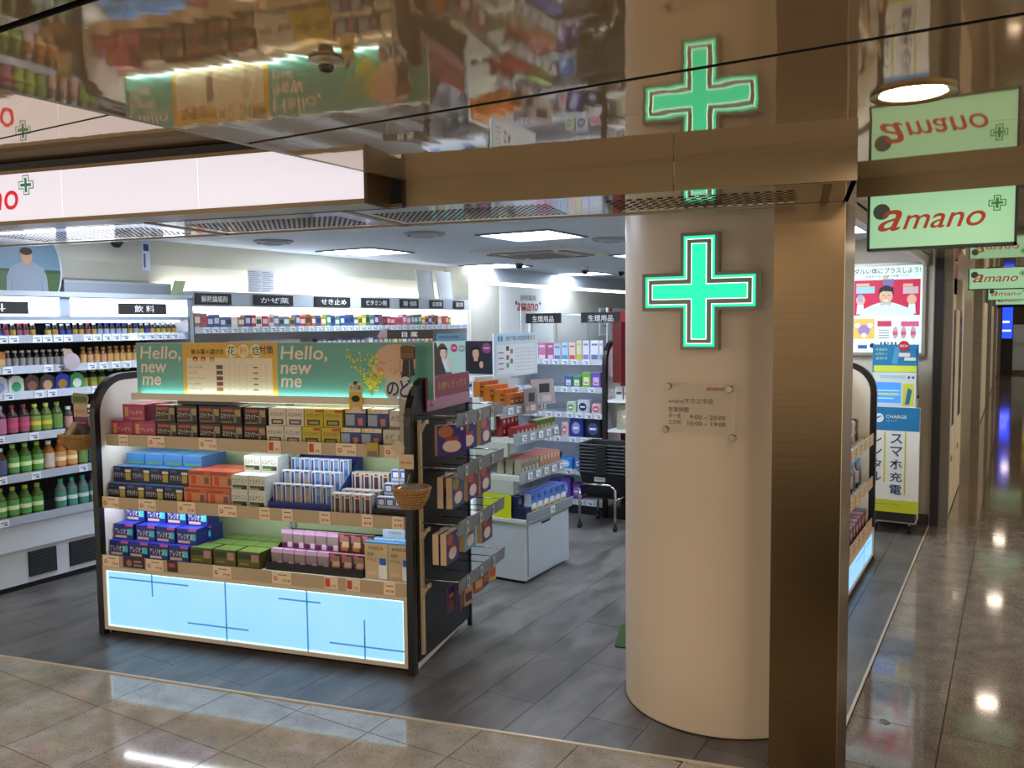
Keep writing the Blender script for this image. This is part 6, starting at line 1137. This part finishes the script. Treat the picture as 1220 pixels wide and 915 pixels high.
m_ = MB(); m_.box(-.95, -.645, .02, .2, .94, 1.23, M('#d4dcd8', .35)); m_.quad(-.90, -.72, 1.19, 1.215, .019, M('#a8ccd8', .4)); m_.quad(-.66, -.95, .945, .97, .019, M('#c8d030', .4)); m_.build('machine', ks)
m_ = MB(); m_.quad(-.93, -.75, 1.0, 1.16, .018, M('#3c78c8', .3, emit=.5, ecol='#3c88e0')); m_.quad(-.92, -.76, 1.06, 1.075, .0175, M('#b8b860', .3, emit=.3)); m_.quad(-.92, -.76, 1.09, 1.10, .0175, M('#8cc8e8', .3, emit=.3)); m_.quad(-.92, -.80, 1.03, 1.04, .0175, M('#8cc8e8', .3, emit=.3)); m_.build('screen', ks)
m_ = MB(); m_.quad(-.735, -.66, .98, 1.15, .018, M('#ccd040', .4)); m_.poly([(-.72, .99), (-.69, .99), (-.67, 1.1), (-.70, 1.12)], .0175, M('#2c6c98', .4)); m_.disc(-.695, 1.20, .01, .0175, M('#2c5c8c', .4)); m_.disc(-.665, 1.20, .01, .0175, M('#2c5c8c', .4)); m_.build('sticker', ks)
BLU = M('#1f78ac', .4)
m_ = MB(); m_.box(-.97, -.64, .12, .135, 1.23, 1.45, BLU); m_.quad(-.96, -.65, 1.235, 1.285, .119, M('#c8d040', .4)); 
for k in range(3): m_.text(('充電器を', 'お持ちの', '返却可')[k], -.95, -.86, 1.40 - k * .035, 1.422 - k * .035, .118, M('#b8dc90', .4), .15, 0, 1)
m_.poly([(-.83, 1.30), (-.79, 1.30), (-.77, 1.43), (-.81, 1.43)], .118, M('#4c98c0', .4)); m_.quad(-.78, -.70, 1.355, 1.385, .117, M('#e0d4c8', .4)); m_.quad(-.74, -.66, 1.325, 1.35, .117, M('#e0e0c8', .4)); m_.build('top_board', ks)
m_ = MB(); m_.disc(-.745, 1.44, .04, .115, M('#b82c28', .4)); m_.add([(-.785, .116, 1.44), (-.705, .116, 1.44), (-.745, .13, 1.41)], [(0, 1, 2)], M('#b82c28', .4)); m_.text('¥330', -.775, -.715, 1.43, 1.45, .114, WHITE, 0, .01, 1); m_.build('round_price_tag', ks)
m_ = MB(); m_.tube([(-.655, .12, 1.42), (-.645, .08, 1.3), (-.635, .05, 1.15), (-.63, .05, 1.06)], .0025, BLACK, 5); m_.box(-.637, -.623, .04, .06, 1.04, 1.06, BLACK); m_.build('cable', ks)
bn = root('charge_banner', 'tall white CHARGE SPOT banner board with blue head and yellow foot', 'sign', (0, 7.0, 0))
m_ = MB(); m_.box(-.96, -.6, 0, .03, .17, .98, M('#e4e2da', .4)); m_.build('board', bn)
m_ = MB(); m_.quad(-.96, -.6, .80, .98, -.001, BLU); m_.quad(-.96, -.6, .17, .265, -.001, M('#c8cc28', .4)); m_.disc(-.885, .895, .035, -.002, WHITE); m_.poly([(-.90, .885), (-.87, .905), (-.865, .915), (-.90, .90)], -.003, BLU); m_.text('CHARGE', -.835, -.69, .895, .92, -.002, WHITE, 0, .008, 2); m_.text('SPOT', -.835, -.755, .865, .883, -.002, M('#8cc0dc', .4), 0, 0, 1); m_.text('MOBILE BATTERY RENTAL', -.92, -.72, .225, .235, -.002, BLU, 0, 0, 1); m_.build('print', bn)
m_ = MB()
for k, c in enumerate('スマホ充電'): m_.text(c, -.80, -.715, .70 - k * .098, .775 - k * .098, -.002, M('#1c4c78', .4), 0, .012, 2)
for k, c in enumerate('レンタル'): m_.text(c, -.935, -.86, .70 - k * .098, .77 - k * .098, -.002, M('#1c4c78', .4), 0, .012, 2)
m_.quad(-.70, -.69, .31, .79, -.002, M('#c8cc28', .4)); m_.quad(-.845, -.835, .40, .79, -.002, M('#c8cc28', .4)); m_.build('lettering', bn)
m_ = MB(); m_.box(-.94, -.62, .0, .15, .10, .17, M('#1c1c1e', .5)); m_.build('foot', bn)
for x in (-.9, -.66): m_ = MB(); m_.lathe([(0, -.01), (.03, -.01), (.03, .01), (0, .01)], 14, m=BLACK); o = m_.build('caster', bn, (x, .06, .0305)); o.rotation_euler = (0, PI / 2, 0); m_ = MB(); m_.box(x - .006, x + .006, .055, .065, .03, .1, CHROME); m_.build('caster_stem', bn)
gm = root('green_mat', 'small rough green mat on the shop floor just behind the round pillar', 'mat', (-1.60, 4.02, 0), .3)
m_ = MB(); m_.rbox(-.15, .25, -.12, .2, .0005, .008, .02, noise_mat('green_turf', '#24401c', '#3c5c2c', .9, scale=(90, 90, 90), bump=.5)); m_.build('turf', gm)
dcap = root('floor_drain_cap', 'small worn metal cap set in a corridor floor joint near the column', 'drain cap', (-.42, 3.665, 0)); m_ = MB(); m_.lathe([(.022, .0), (.022, .0022), (.017, .0028), (.015, .0012), (0, .0012)], 20, m=M('#6c6456', .3, .8)); m_.build('cap', dcap)
print('THINGS', len(SEEN), 'OBJS', len(D.objects), 'tiles', nt, 'planks', npk)
